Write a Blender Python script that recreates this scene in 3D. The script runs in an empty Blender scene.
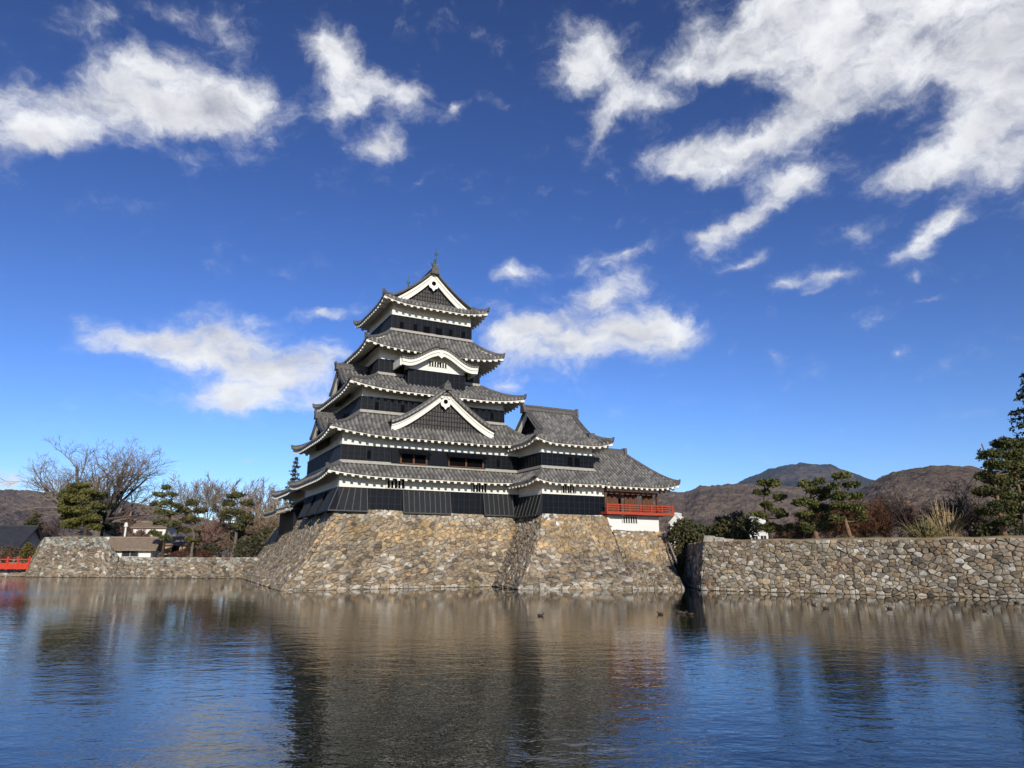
import bpy, bmesh, math, random
from mathutils import Vector, Matrix, noise
R = math.radians
sc = bpy.context.scene
col = sc.collection

# ------------------------------------------------------------------ camera
FPX, HCAM, PITCH = 695.0, 2.32, math.atan(173/695.0)
cam = bpy.data.cameras.new('camera'); co = bpy.data.objects.new('camera', cam); col.objects.link(co)
cam.sensor_width = 36.0; cam.lens = 36.0*FPX/1024; cam.clip_start = 0.1; cam.clip_end = 30000
co.location = (0, 0, HCAM); co.rotation_euler = (R(90)+PITCH, 0, 0)
sc.camera = co
# ------------------------------------------------------------------ exposure / render
sc.view_settings.view_transform = 'Standard'; sc.view_settings.look = 'None'
sc.view_settings.exposure = 0.0; sc.view_settings.gamma = 1.0
sc.render.engine = 'CYCLES'
sc.cycles.use_denoising = True
sc.cycles.max_bounces = 6; sc.cycles.diffuse_bounces = 3; sc.cycles.glossy_bounces = 3
sc.cycles.transparent_max_bounces = 6; sc.cycles.volume_bounces = 0
sc.cycles.caustics_reflective = False; sc.cycles.caustics_refractive = False
# ------------------------------------------------------------------ sun
SUN_EL, SUN_X = 20.5, 16.0            # elevation; degrees to the right of straight behind the camera
sdir = Vector((math.sin(R(SUN_X))*math.cos(R(SUN_EL)), -math.cos(R(SUN_X))*math.cos(R(SUN_EL)), math.sin(R(SUN_EL))))
sl = bpy.data.lights.new('sun', 'SUN'); sl.energy = 4.9; sl.angle = R(0.53); sl.color = (1.0, 0.92, 0.78)
so = bpy.data.objects.new('sun', sl); col.objects.link(so)
so.rotation_euler = sdir.to_track_quat('Z', 'Y').to_euler()
# ------------------------------------------------------------------ world: sky and clouds
def px_dir(u, v):
    x = (u-512)/FPX; y = (384-v)/FPX; cp, sp = math.cos(PITCH), math.sin(PITCH)
    return Vector((x, cp-y*sp, sp+y*cp)).normalized()
def azel(u, v):
    d = px_dir(u, v); return math.degrees(math.atan2(d.x, d.y)), math.degrees(math.asin(d.z))
CLOUDS = [  # centre, half-axes, tilt and weight of each cloud lobe, as first read off the sky chart
 (70,130,75,28,0,1.0),(195,112,85,42,-8,1.05),(150,78,80,34,-12,1.0),(235,108,60,24,12,.8),(100,100,100,24,0,.5),(20,82,30,20,0,.45),(25,140,45,18,0,.7),
 (110,12,75,20,0,.34),(225,40,45,34,-30,.36),(395,25,25,30,30,.22),
 (340,62,48,36,-20,.9),(352,108,56,28,15,.85),(400,95,40,18,-20,.55),(322,40,30,24,0,.5),(384,150,40,20,15,.85),(452,108,18,14,20,.6),(416,180,16,7,25,.45),(285,158,14,8,0,.3),
 (175,345,85,20,-5,.9),(215,325,50,22,8,.8),(255,358,80,32,-8,1.0),(240,402,52,18,0,1.0),(205,388,50,16,0,.5),(300,372,60,26,10,.8),(320,312,34,11,6,.85),(318,405,34,14,10,.6),(140,345,55,12,0,.6),
 (600,296,62,22,20,1.0),(560,346,70,22,6,1.0),(640,335,62,24,0,1.05),(660,330,40,28,0,.8),(520,335,50,26,0,.9),(515,273,28,12,15,.75),(628,250,62,9,14,.6),(590,268,40,9,12,.4),(500,385,30,14,0,.7),(690,300,18,14,0,.3),
 (590,40,42,28,0,.85),(610,85,46,26,-20,.85),(600,130,40,20,50,.8),(655,95,50,30,10,.5),(575,75,26,30,0,.6),(690,65,60,34,0,.5),
 (780,30,95,46,0,1.1),(880,30,130,56,0,1.15),(965,55,95,50,0,1.0),(760,65,70,30,-10,.8),(830,88,70,28,20,.85),(1015,100,55,70,0,1.05),(975,148,62,34,20,1.0),(915,172,55,26,5,1.0),(900,105,40,30,0,.4),
 (770,140,100,26,24,1.0),(700,160,60,22,-5,.95),(800,180,58,22,28,.85),(745,222,62,17,28,.95),(745,262,40,8,28,.6),(705,235,22,10,10,.5),(680,170,30,20,0,.4),
 (945,222,44,18,42,.95),(915,250,36,14,35,.85),(840,275,36,11,12,.8),(785,284,36,11,8,.75),(810,295,26,6,20,.4),(928,302,22,6,12,.6),(915,285,8,6,0,.35),(862,230,18,16,0,.38),(775,355,20,8,-10,.55),(738,350,16,7,60,.35),(895,348,12,5,20,.5),(480,200,12,5,30,.25),
 (8,482,26,9,0,.8),(242,462,24,6,12,.5),(40,478,30,6,0,.3),(1045,60,90,110,0,1.0),(-60,110,70,40,0,.8),(880,-40,200,60,0,1.0)]
w = bpy.data.worlds.new('World'); sc.world = w; w.use_nodes = True
nt = w.node_tree; nt.nodes.clear()
def N(tree, typ, **kw):
    n = tree.nodes.new(typ)
    for k, v in kw.items():
        if k.startswith('i_'):
            key = k[2:]; key = int(key) if key.isdigit() else key
            n.inputs[key].default_value = v
        else: setattr(n, k, v)
    return n
def mth(tree, op, a, b=None, c=None, clamp=False):
    n = tree.nodes.new('ShaderNodeMath'); n.operation = op; n.use_clamp = clamp
    for i, v in enumerate((a, b, c)):
        if v is None: continue
        if isinstance(v, (int, float)): n.inputs[i].default_value = v
        else: tree.links.new(v, n.inputs[i])
    return n.outputs[0]
def L(tree, a, b): tree.links.new(a, b)
tc = N(nt, 'ShaderNodeTexCoord'); dirv = tc.outputs['Generated']
nrm = N(nt, 'ShaderNodeVectorMath', operation='NORMALIZE'); L(nt, dirv, nrm.inputs[0])
sep = N(nt, 'ShaderNodeSeparateXYZ'); L(nt, nrm.outputs[0], sep.inputs[0])
az = mth(nt, 'MULTIPLY', mth(nt, 'ARCTAN2', sep.outputs[0], sep.outputs[1]), 57.29578)
el = mth(nt, 'MULTIPLY', mth(nt, 'ARCSINE', sep.outputs[2]), 57.29578)
chart = N(nt, 'ShaderNodeCombineXYZ'); L(nt, az, chart.inputs[0]); L(nt, el, chart.inputs[1])
# wind-torn edges: the chart is warped by two scales of noise before the lobes are read
def warp(vec, scale, amt, detail, rough=.6):
    no = N(nt, 'ShaderNodeTexNoise', i_Scale=scale, i_Detail=detail, i_Roughness=rough)
    L(nt, vec, no.inputs['Vector'])
    sb = N(nt, 'ShaderNodeVectorMath', operation='SUBTRACT', i_1=(.5, .5, .5)); L(nt, no.outputs['Color'], sb.inputs[0])
    ml = N(nt, 'ShaderNodeVectorMath', operation='MULTIPLY', i_1=(amt, amt*.8, 0)); L(nt, sb.outputs[0], ml.inputs[0])
    ad = N(nt, 'ShaderNodeVectorMath', operation='ADD'); L(nt, vec, ad.inputs[0]); L(nt, ml.outputs[0], ad.inputs[1])
    return ad.outputs[0]
wv = warp(chart.outputs[0], .2, 4.2, 8, .62)
tot = None
for (u, v, rx, ry, rot, wt) in CLOUDS:
    c0 = azel(u, v); cr, sr = math.cos(R(rot)), math.sin(R(rot))
    c1 = azel(u+rx*cr, v-rx*sr); c2 = azel(u-ry*sr, v-ry*cr)
    ax = (c1[0]-c0[0], c1[1]-c0[1]); r1 = math.hypot(*ax); r2 = math.hypot(c2[0]-c0[0], c2[1]-c0[1])
    mp = N(nt, 'ShaderNodeMapping', vector_type='TEXTURE')
    mp.inputs['Location'].default_value = (c0[0], c0[1], 0); mp.inputs['Rotation'].default_value = (0, 0, math.atan2(ax[1], ax[0]))
    mp.inputs['Scale'].default_value = (r1*1.68, r2*1.75, 1)
    L(nt, wv, mp.inputs['Vector'])
    g = N(nt, 'ShaderNodeTexGradient', gradient_type='QUADRATIC_SPHERE'); L(nt, mp.outputs[0], g.inputs['Vector'])
    tot = mth(nt, 'MULTIPLY_ADD', g.outputs['Fac'], wt*1.35, tot if tot is not None else 0.0)
field = tot
st = N(nt, 'ShaderNodeMapping'); st.inputs['Rotation'].default_value = (0, 0, R(-24)); st.inputs['Scale'].default_value = (.75, 1.25, 1)
L(nt, wv, st.inputs['Vector'])
f1 = N(nt, 'ShaderNodeTexNoise', i_Scale=.30, i_Detail=11, i_Roughness=.66); L(nt, st.outputs[0], f1.inputs['Vector'])
edge = mth(nt, 'MULTIPLY_ADD', mth(nt, 'SUBTRACT', f1.outputs['Fac'], .5), 2.2, mth(nt, 'MINIMUM', field, 1.1))
dens = N(nt, 'ShaderNodeMapRange', interpolation_type='SMOOTHERSTEP'); dens.inputs['From Min'].default_value = .03; dens.inputs['From Max'].default_value = 1.45
L(nt, edge, dens.inputs['Value'])
# self-shading of the cloud: thickness a little further towards the sun against thickness here
sh = N(nt, 'ShaderNodeVectorMath', operation='ADD', i_1=(.8, 1.6, 0)); L(nt, st.outputs[0], sh.inputs[0])
f2 = N(nt, 'ShaderNodeTexNoise', i_Scale=.20, i_Detail=3, i_Roughness=.5); L(nt, sh.outputs[0], f2.inputs['Vector'])
f3 = N(nt, 'ShaderNodeTexNoise', i_Scale=.20, i_Detail=3.5, i_Roughness=.5); L(nt, st.outputs[0], f3.inputs['Vector'])
lit = mth(nt, 'SUBTRACT', f3.outputs['Fac'], f2.outputs['Fac'])
thick = N(nt, 'ShaderNodeMapRange'); thick.inputs['From Min'].default_value = .9; thick.inputs['From Max'].default_value = 2.2
L(nt, field, thick.inputs['Value'])
br = mth(nt, 'ADD', mth(nt, 'ADD', mth(nt, 'MULTIPLY', lit, .75), mth(nt, 'MULTIPLY', mth(nt, 'SUBTRACT', f1.outputs['Fac'], .5), .35)), mth(nt, 'MULTIPLY_ADD', thick.outputs[0], -.14, .87))
br = mth(nt, 'MINIMUM', mth(nt, 'MAXIMUM', br, .45), .97)
ccol = N(nt, 'ShaderNodeCombineColor'); L(nt, mth(nt, 'MULTIPLY', br, .985), ccol.inputs[0]); L(nt, br, ccol.inputs[1]); L(nt, mth(nt, 'MULTIPLY_ADD', br, .93, .09), ccol.inputs[2])
sky = N(nt, 'ShaderNodeTexSky', sky_type='NISHITA'); sky.sun_disc = False
sky.sun_elevation = R(SUN_EL); sky.sun_rotation = R(180-SUN_X); sky.altitude = 500; sky.air_density = 1.0; sky.dust_density = 0; sky.ozone_density = 6.0
SKY_STRENGTH = .12
gm = N(nt, 'ShaderNodeGamma', i_Gamma=1.55); L(nt, sky.outputs[0], gm.inputs['Color'])
skm = N(nt, 'ShaderNodeVectorMath', operation='MULTIPLY', i_1=(.66, .50, .475)); L(nt, gm.outputs[0], skm.inputs[0])
clb = N(nt, 'ShaderNodeVectorMath', operation='SCALE'); L(nt, ccol.outputs[0], clb.inputs[0]); clb.inputs['Scale'].default_value = 1/SKY_STRENGTH
mix = N(nt, 'ShaderNodeMix', data_type='RGBA'); L(nt, dens.outputs[0], mix.inputs['Factor']); L(nt, skm.outputs[0], mix.inputs[6]); L(nt, clb.outputs[0], mix.inputs[7])
bg = N(nt, 'ShaderNodeBackground', i_Strength=SKY_STRENGTH); L(nt, mix.outputs[2], bg.inputs['Color'])
wo = N(nt, 'ShaderNodeOutputWorld'); L(nt, bg.outputs[0], wo.inputs['Surface'])

# ------------------------------------------------------------------ materials
MATS = {}
def newmat(name, rough=.8, spec=.3):
    m = bpy.data.materials.new(name); m.use_nodes = True; t = m.node_tree
    b = t.nodes['Principled BSDF']; b.inputs['Roughness'].default_value = rough
    b.inputs['Specular IOR Level'].default_value = spec
    MATS[name] = m
    return m, t, b
def ramp(t, fac, stops):
    r = N(t, 'ShaderNodeValToRGB'); e = r.color_ramp.elements
    while len(e) < len(stops): e.new(.5)
    for k, (p, c) in zip(e, stops): k.position = p; k.color = (*c, 1)
    L(t, fac, r.inputs[0]); return r.outputs[0]
def obj_noise(t, scale, detail=5, rough=.6, stretch=None):
    c = N(t, 'ShaderNodeTexCoord'); n = N(t, 'ShaderNodeTexNoise', i_Scale=scale, i_Detail=detail, i_Roughness=rough)
    if stretch:
        mp = N(t, 'ShaderNodeMapping'); mp.inputs['Scale'].default_value = stretch
        L(t, c.outputs['Object'], mp.inputs[0]); L(t, mp.outputs[0], n.inputs['Vector'])
    else: L(t, c.outputs['Object'], n.inputs['Vector'])
    return n.outputs['Fac']
def bump(t, b, h, strength, dist):
    n = N(t, 'ShaderNodeBump', i_Strength=strength, i_Distance=dist); L(t, h, n.inputs['Height']); L(t, n.outputs[0], b.inputs['Normal'])
def simple(name, c, rough=.8, spec=.3, var=.25, scale=3.0, bmp=.0, stretch=None):
    m, t, b = newmat(name, rough, spec)
    f = obj_noise(t, scale, 6, .65, stretch)
    lo = tuple(x*(1-var) for x in c); hi = tuple(min(1, x*(1+var)) for x in c)
    L(t, ramp(t, f, [(.3, lo), (.7, hi)]), b.inputs['Base Color'])
    if bmp: bump(t, b, f, bmp, .05)
    return m
def colattr(name, rough=.9, spec=.2, nscale=6.0, var=.35, bmp=.5, bd=.05, detail=6):
    m, t, b = newmat(name, rough, spec)
    a = N(t, 'ShaderNodeAttribute', attribute_name='tint')
    f = obj_noise(t, nscale, detail, .68)
    mr = N(t, 'ShaderNodeMapRange'); mr.inputs['To Min'].default_value = 1-var; mr.inputs['To Max'].default_value = 1+var
    mr.inputs['From Min'].default_value = .28; mr.inputs['From Max'].default_value = .72
    L(t, f, mr.inputs['Value'])
    mx = N(t, 'ShaderNodeVectorMath', operation='SCALE'); L(t, a.outputs['Color'], mx.inputs[0]); L(t, mr.outputs[0], mx.inputs['Scale'])
    L(t, mx.outputs[0], b.inputs['Base Color'])
    if bmp: bump(t, b, f, bmp, bd)
    return m, t, b
simple('plaster', (.78, .76, .69), .85, .2, .07, 1.6, .12, (1, 1, .35))
simple('trim_plaster', (.80, .77, .68), .85, .2, .06, 2.0)
simple('lacquer', (.0035, .005, .008), .45, .17, .45, 2.2, .08, (1, 1, 3))
simple('lacquer_batten', (.014, .017, .022), .5, .2, .3, 3)
simple('sunlit_board', (.013, .0145, .017), .55, .22, .3, 2.5, .1, (1, 1, 3))  # leaning chutes catch sun and sky: that light put into a paler board colour
simple('sunlit_batten', (.07, .07, .069), .6, .3, .25, 3)  # chute battens, painted paler for the same sunlight
simple('dark_void', (.004, .004, .005), .95, .05, .2)
simple('gable_lattice', (.085, .078, .07), .8, .2, .3, 4)
simple('brown_wood', (.115, .052, .026), .6, .3, .4, 3.0, .15, (4, 4, .6))
simple('red_paint', (.42, .055, .022), .45, .4, .18, 4)
simple('bridge_red', (.60, .06, .028), .6, .3, .25, 3)
simple('bronze', (.05, .09, .075), .5, .5, .3, 6)
simple('bark', (.065, .048, .038), .95, .1, .4, 5, .6)
simple('pine_bark', (.19, .12, .075), .95, .1, .45, 5, .6)
simple('grey_bark', (.14, .12, .10), .95, .1, .35, 5, .5)
simple('white_wall', (.74, .73, .69), .8, .2, .05, 1)
simple('dark_roof', (.035, .038, .045), .6, .3, .3, 2, .1)
simple('brown_roof', (.225, .175, .13), .85, .2, .25, 3, .1)
simple('tan_wall', (.45, .30, .16), .8, .2, .2, 2)
simple('joint_fill', (.115, .095, .072), 1, .05, .4, 3)
simple('coping', (.34, .31, .26), .9, .1, .25, 3)
simple('glass', (.03, .035, .04), .15, .5, .3, 3)
simple('concrete', (.5, .49, .46), .85, .2, .1, 2)
_, t_, b_ = colattr('stone', .92, .15, 3.2, .55, .8, .06)
big = obj_noise(t_, .33, 5, .6); mr_ = N(t_, 'ShaderNodeMapRange'); mr_.inputs['From Min'].default_value = .3; mr_.inputs['From Max'].default_value = .7; mr_.inputs['To Min'].default_value = .66; mr_.inputs['To Max'].default_value = 1.28
L(t_, big, mr_.inputs['Value']); old_ = b_.inputs['Base Color'].links[0].from_socket; ml_ = N(t_, 'ShaderNodeVectorMath', operation='SCALE'); L(t_, old_, ml_.inputs[0]); L(t_, mr_.outputs[0], ml_.inputs['Scale']); L(t_, ml_.outputs[0], b_.inputs['Base Color'])
colattr('leaf', .7, .25, .8, .3, 0)
colattr('twig', .95, .1, 2.0, .3, 0)
colattr('feather', .7, .3, 8, .2, 0)
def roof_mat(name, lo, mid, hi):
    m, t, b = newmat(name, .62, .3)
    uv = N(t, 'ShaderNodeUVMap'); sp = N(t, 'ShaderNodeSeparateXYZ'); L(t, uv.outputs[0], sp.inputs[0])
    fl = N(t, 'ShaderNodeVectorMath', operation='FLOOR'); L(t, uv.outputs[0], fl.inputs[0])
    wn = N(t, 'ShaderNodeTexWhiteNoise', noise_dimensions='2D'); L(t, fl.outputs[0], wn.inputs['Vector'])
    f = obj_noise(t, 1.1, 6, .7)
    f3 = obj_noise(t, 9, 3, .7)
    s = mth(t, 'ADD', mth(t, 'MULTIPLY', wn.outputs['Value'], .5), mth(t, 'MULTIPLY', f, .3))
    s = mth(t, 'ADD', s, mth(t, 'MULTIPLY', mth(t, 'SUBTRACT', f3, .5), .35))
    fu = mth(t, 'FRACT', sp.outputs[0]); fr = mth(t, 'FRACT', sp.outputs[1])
    cover = mth(t, 'LESS_THAN', mth(t, 'ABSOLUTE', mth(t, 'SUBTRACT', fu, .62)), .24)      # round cover tiles lighter; valley shade and dirt put into the pan colour
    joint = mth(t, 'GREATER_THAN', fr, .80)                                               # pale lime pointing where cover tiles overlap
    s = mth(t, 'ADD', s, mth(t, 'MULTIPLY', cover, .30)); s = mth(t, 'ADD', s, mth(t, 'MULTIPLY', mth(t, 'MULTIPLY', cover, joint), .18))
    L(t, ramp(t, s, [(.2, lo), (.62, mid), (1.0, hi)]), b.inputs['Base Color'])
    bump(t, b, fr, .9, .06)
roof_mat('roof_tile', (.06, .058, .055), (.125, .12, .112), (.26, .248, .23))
simple('ridge_tile', (.105, .10, .095), .7, .3, .45, 5, .3)
simple('ridge_course', (.36, .345, .305), .85, .2, .3, 7)
def ground_mat():
    m, t, b = newmat('dry_grass', .95, .1)
    f = obj_noise(t, .35, 8, .7)
    L(t, ramp(t, f, [(.3, (.16, .12, .06)), (.55, (.30, .23, .13)), (.75, (.42, .34, .21))]), b.inputs['Base Color']); bump(t, b, f, .5, .1)
ground_mat()
def hill_mat(name, stops, sc1, sc2, dist):
    m, t, b = newmat(name, 1.0, .05)
    f = obj_noise(t, sc1, 8, .62); f2 = obj_noise(t, sc2, 4, .75)
    s = mth(t, 'ADD', mth(t, 'MULTIPLY', f, .6), mth(t, 'MULTIPLY', f2, .4))
    L(t, ramp(t, s, stops), b.inputs['Base Color']); bump(t, b, f2, 1.0, dist)
hill_mat('winter_wood', [(.36, (.07, .053, .044)), (.48, (.135, .10, .078)), (.58, (.19, .145, .105)), (.68, (.10, .092, .055))], .004, .05, 9)
hill_mat('winter_wood_left', [(.36, (.075, .06, .058)), (.5, (.135, .108, .10)), (.62, (.17, .14, .12))], .004, .05, 9)
hill_mat('mountain_rock', [(.38, (.022, .023, .03)), (.52, (.042, .04, .045)), (.62, (.13, .10, .085)), (.72, (.035, .034, .04))], .0016, .012, 30)
def water_mat():
    m, t, b = newmat('moat_water', .03, .5)
    b.inputs['Base Color'].default_value = (.006, .010, .005, 1); b.inputs['IOR'].default_value = 1.36
    b.inputs['Specular IOR Level'].default_value = .5
    c = N(t, 'ShaderNodeTexCoord')
    def nz(scale, stretch, rot, detail, rough=.55):
        mp = N(t, 'ShaderNodeMapping'); mp.inputs['Scale'].default_value = stretch; mp.inputs['Rotation'].default_value = (0, 0, R(rot))
        L(t, c.outputs['Object'], mp.inputs[0])
        n = N(t, 'ShaderNodeTexNoise', i_Scale=scale, i_Detail=detail, i_Roughness=rough); L(t, mp.outputs[0], n.inputs['Vector']); return n.outputs['Fac']
    a = nz(1.5, (.8, 1.2, 1), 12, 2); d = nz(5.0, (.85, 1.25, 1), -14, 2); e = nz(.45, (.6, 1.0, 1), 5, 2); f = nz(15, (.9, 1.1, 1), 20, 1)
    h = mth(t, 'ADD', mth(t, 'ADD', mth(t, 'MULTIPLY', a, .020), mth(t, 'MULTIPLY', f, .0019)), mth(t, 'ADD', mth(t, 'MULTIPLY', d, .0085), mth(t, 'MULTIPLY', e, .02)))
    # calm lee below the walls, patches of breeze elsewhere
    gust = nz(.05, (.5, 1.6, 1), 0, 3)
    sx = N(t, 'ShaderNodeSeparateXYZ'); L(t, c.outputs['Object'], sx.inputs[0])
    lee = N(t, 'ShaderNodeMapRange', interpolation_type='SMOOTHSTEP')
    lee.inputs['From Min'].default_value = 46; lee.inputs['From Max'].default_value = 11; lee.inputs['To Min'].default_value = .10; lee.inputs['To Max'].default_value = .95
    L(t, mth(t, 'MULTIPLY_ADD', sx.outputs[0], .28, sx.outputs[1]), lee.inputs['Value'])
    gs = N(t, 'ShaderNodeMapRange'); gs.inputs['From Min'].default_value = .35; gs.inputs['From Max'].default_value = .65; gs.inputs['To Min'].default_value = .45; gs.inputs['To Max'].default_value = 1.0
    L(t, gust, gs.inputs['Value'])
    open_ = N(t, 'ShaderNodeMapRange', interpolation_type='SMOOTHSTEP'); open_.inputs['From Min'].default_value = -20; open_.inputs['From Max'].default_value = -36
    L(t, sx.outputs[0], open_.inputs['Value'])
    amp = mth(t, 'MULTIPLY', mth(t, 'MAXIMUM', lee.outputs[0], mth(t, 'MULTIPLY', open_.outputs[0], 2.2)), gs.outputs[0])
    bn = N(t, 'ShaderNodeBump', i_Distance=1.0); L(t, mth(t, 'MULTIPLY', h, amp), bn.inputs['Height']); bn.inputs['Strength'].default_value = 1.0
    L(t, bn.outputs[0], b.inputs['Normal'])
water_mat()

# ------------------------------------------------------------------ mesh helpers
class MB:
    def __init__(s, xf=None): s.v = []; s.f = []; s.uv = {}; s.c = {}; s.xf = xf
    def add(s, p):
        s.v.append(tuple(s.xf(*p)) if s.xf else (p[0], p[1], p[2])); return len(s.v)-1
    def face(s, ids, uv=None, c=None):
        k = len(s.f); s.f.append(tuple(ids))
        if uv: s.uv[k] = uv
        if c: s.c[k] = c
    def poly(s, pts, c=None): s.face([s.add(p) for p in pts], None, c)
    def box(s, x0, y0, z0, x1, y1, z1, c=None):
        i = [s.add(p) for p in ((x0,y0,z0),(x1,y0,z0),(x1,y1,z0),(x0,y1,z0),(x0,y0,z1),(x1,y0,z1),(x1,y1,z1),(x0,y1,z1))]
        for q in ((0,3,2,1),(4,5,6,7),(0,1,5,4),(1,2,6,5),(2,3,7,6),(3,0,4,7)): s.face([i[k] for k in q], None, c)
    def hexa(s, bot, top, c=None):
        i = [s.add(p) for p in bot]+[s.add(p) for p in top]; n = len(bot)
        s.face(i[:n][::-1], None, c); s.face(i[n:], None, c)
        for k in range(n): s.face((i[k], i[(k+1) % n], i[n+(k+1) % n], i[n+k]), None, c)
    def slab(s, q, th, c=None):
        q = [Vector(p) for p in q]; n = (q[1]-q[0]).cross(q[3]-q[0]).normalized()*th
        s.hexa([p-n for p in q], q, c)
    def tube(s, path, rad, n=6, c=None, cap=True, up=None):
        path = [Vector(p) for p in path]; prev = None; k = len(path)
        for i, p in enumerate(path):
            d = (path[min(i+1, k-1)]-path[max(i-1, 0)]).normalized()
            a = (up or (Vector((0, 0, 1)) if abs(d.z) < .9 else Vector((1, 0, 0)))); x = d.cross(a).normalized(); y = x.cross(d)
            r = rad[i] if isinstance(rad, (list, tuple)) else rad
            rx, ry = r if isinstance(r, tuple) else (r, r)
            ring = [s.add(p+x*rx*math.cos(2*math.pi*j/n)+y*ry*math.sin(2*math.pi*j/n)) for j in range(n)]
            if prev:
                for j in range(n): s.face((prev[j], prev[(j+1) % n], ring[(j+1) % n], ring[j]), None, c)
            elif cap: s.face(ring[::-1], None, c)
            prev = ring
        if cap: s.face(prev, None, c)
    def build(s, name, mat, parent=None, origin=(0, 0, 0), smooth=False):
        me = bpy.data.meshes.new(name); o = origin
        me.from_pydata([(p[0]-o[0], p[1]-o[1], p[2]-o[2]) for p in s.v], [], s.f)
        if s.uv:
            l = me.uv_layers.new(name='UVMap')
            for p in me.polygons:
                q = s.uv.get(p.index)
                if q:
                    for k, li in enumerate(p.loop_indices): l.data[li].uv = q[k]
        if s.c:
            ca = me.color_attributes.new('tint', 'FLOAT_COLOR', 'CORNER')
            buf = []
            for p in me.polygons:
                q = s.c.get(p.index, (.2, .2, .2)); buf += [q[0], q[1], q[2], 1.0]*len(p.loop_indices)
            ca.data.foreach_set('color', buf)
        me.materials.append(MATS[mat])
        if smooth: me.polygons.foreach_set('use_smooth', [True]*len(me.polygons))
        ob = bpy.data.objects.new(name, me); col.objects.link(ob)
        if parent is not None: ob.parent = parent
        else: ob.location = o
        return ob
def empty(name, loc, rz=0):
    o = bpy.data.objects.new(name, None); col.objects.link(o); o.location = loc; o.rotation_euler = (0, 0, rz); o.empty_display_size = .5
    return o
def tag(o, label=None, cat=None, group=None, kind=None):
    if label: o['label'] = label
    if cat: o['category'] = cat
    if group: o['group'] = group
    if kind: o['kind'] = kind
    return o
def children(o): return [c for c in bpy.data.objects if c.parent == o]
def copy_tree(o, parent=None):
    c = o.copy(); col.objects.link(c)
    if parent: c.parent = parent
    for ch in children(o): copy_tree(ch, c)
    return c
def at(u, y, v=557):          # a point of the ground plan: bearing of column u at distance y
    d = px_dir(u, v); return d.x/d.y*y
def zat(u, v, y):
    d = px_dir(u, v); return HCAM+d.z/d.y*y

# ------------------------------------------------------------------ castle frame: a along the sunny front, b into the depth
TH = R(27.8); CA = Vector((math.cos(TH), math.sin(TH), 0)); CB = Vector((-math.sin(TH), math.cos(TH), 0))
CO = Vector((at(341, 56, 455)*1.0, 56.0, 0)); CO.x = -13.847
def W(a, b, z=0): return CO+CA*a+CB*b+Vector((0, 0, z))

# ------------------------------------------------------------------ setting: ground, water
def flat(name, pts, mat, kind='structure'):
    bm = bmesh.new(); f = bm.faces.new([bm.verts.new(p) for p in pts]); bmesh.ops.triangulate(bm, faces=[f])
    bmesh.ops.recalc_face_normals(bm, faces=bm.faces)
    me = bpy.data.meshes.new(name); bm.to_mesh(me); bm.free(); me.materials.append(MATS[mat])
    o = bpy.data.objects.new(name, me); col.objects.link(o); o['kind'] = kind; return o
LW0, LW1 = (-57.6, 86.2), (-29.7, 80.2)
RW0, RW1 = (13.6, 51.9), (29.43, 41.74)
rwd = Vector((RW1[0]-RW0[0], RW1[1]-RW0[1])).normalized()
RWE = (RW0[0]+rwd.x*60, RW0[1]+rwd.y*60)
ke = W(-2.5, 37); re = W(24.5, -3)
shore = [(-400, 120, 1.6), (-72, 96, 1.6), (-57, 88.6, 1.7), (-47.5, 86.2, 2.25), (-30.5, 81.6, 2.25), (ke.x+1.5, ke.y+1, 2.25),
         (W(4, 34).x, W(4, 34).y, 2.4), (W(4, 6).x, W(4, 6).y, 2.6), (W(18, 2).x, W(18, 2).y, 2.8), (re.x+1, re.y+1, 2.9), (16, 65, 3.2), (RW0[0]+1.9, RW0[1]+1.6, 3.3),
         (RW1[0]+1.2, RW1[1]+.9, 3.3), (RWE[0]+1, RWE[1]+.6, 3.3), (400, -60, 3.3)]
def ring(name, near, mat, dist=8800):
    m = MB(); k = [m.add(p) for p in near]; f = []
    for p in near: q = Vector((p[0], p[1])).normalized()*dist; f.append(m.add((q.x, q.y, p[2])))
    lo = [m.add((p[0]*.985, p[1]*.985, -.6)) for p in near]
    for a in range(len(near)-1): m.face((k[a], k[a+1], f[a+1], f[a])); m.face((lo[a], lo[a+1], k[a+1], k[a]))
    return tag(m.build(name, mat), kind='structure')
ring('ground', shore, 'dry_grass')
flat('moat_water', [(-420, -1.2, 0), (400, -1.2, 0), (400, 40, 0), (60, 70, 0), (20, 75, 0), (-20, 120, 0), (-420, 150, 0)], 'moat_water').name = 'water'
flat('near_bank', [(-420, -1.0, .55), (400, -1.0, .55), (400, -300, .9), (-420, -300, .9)], 'dry_grass')

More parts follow.
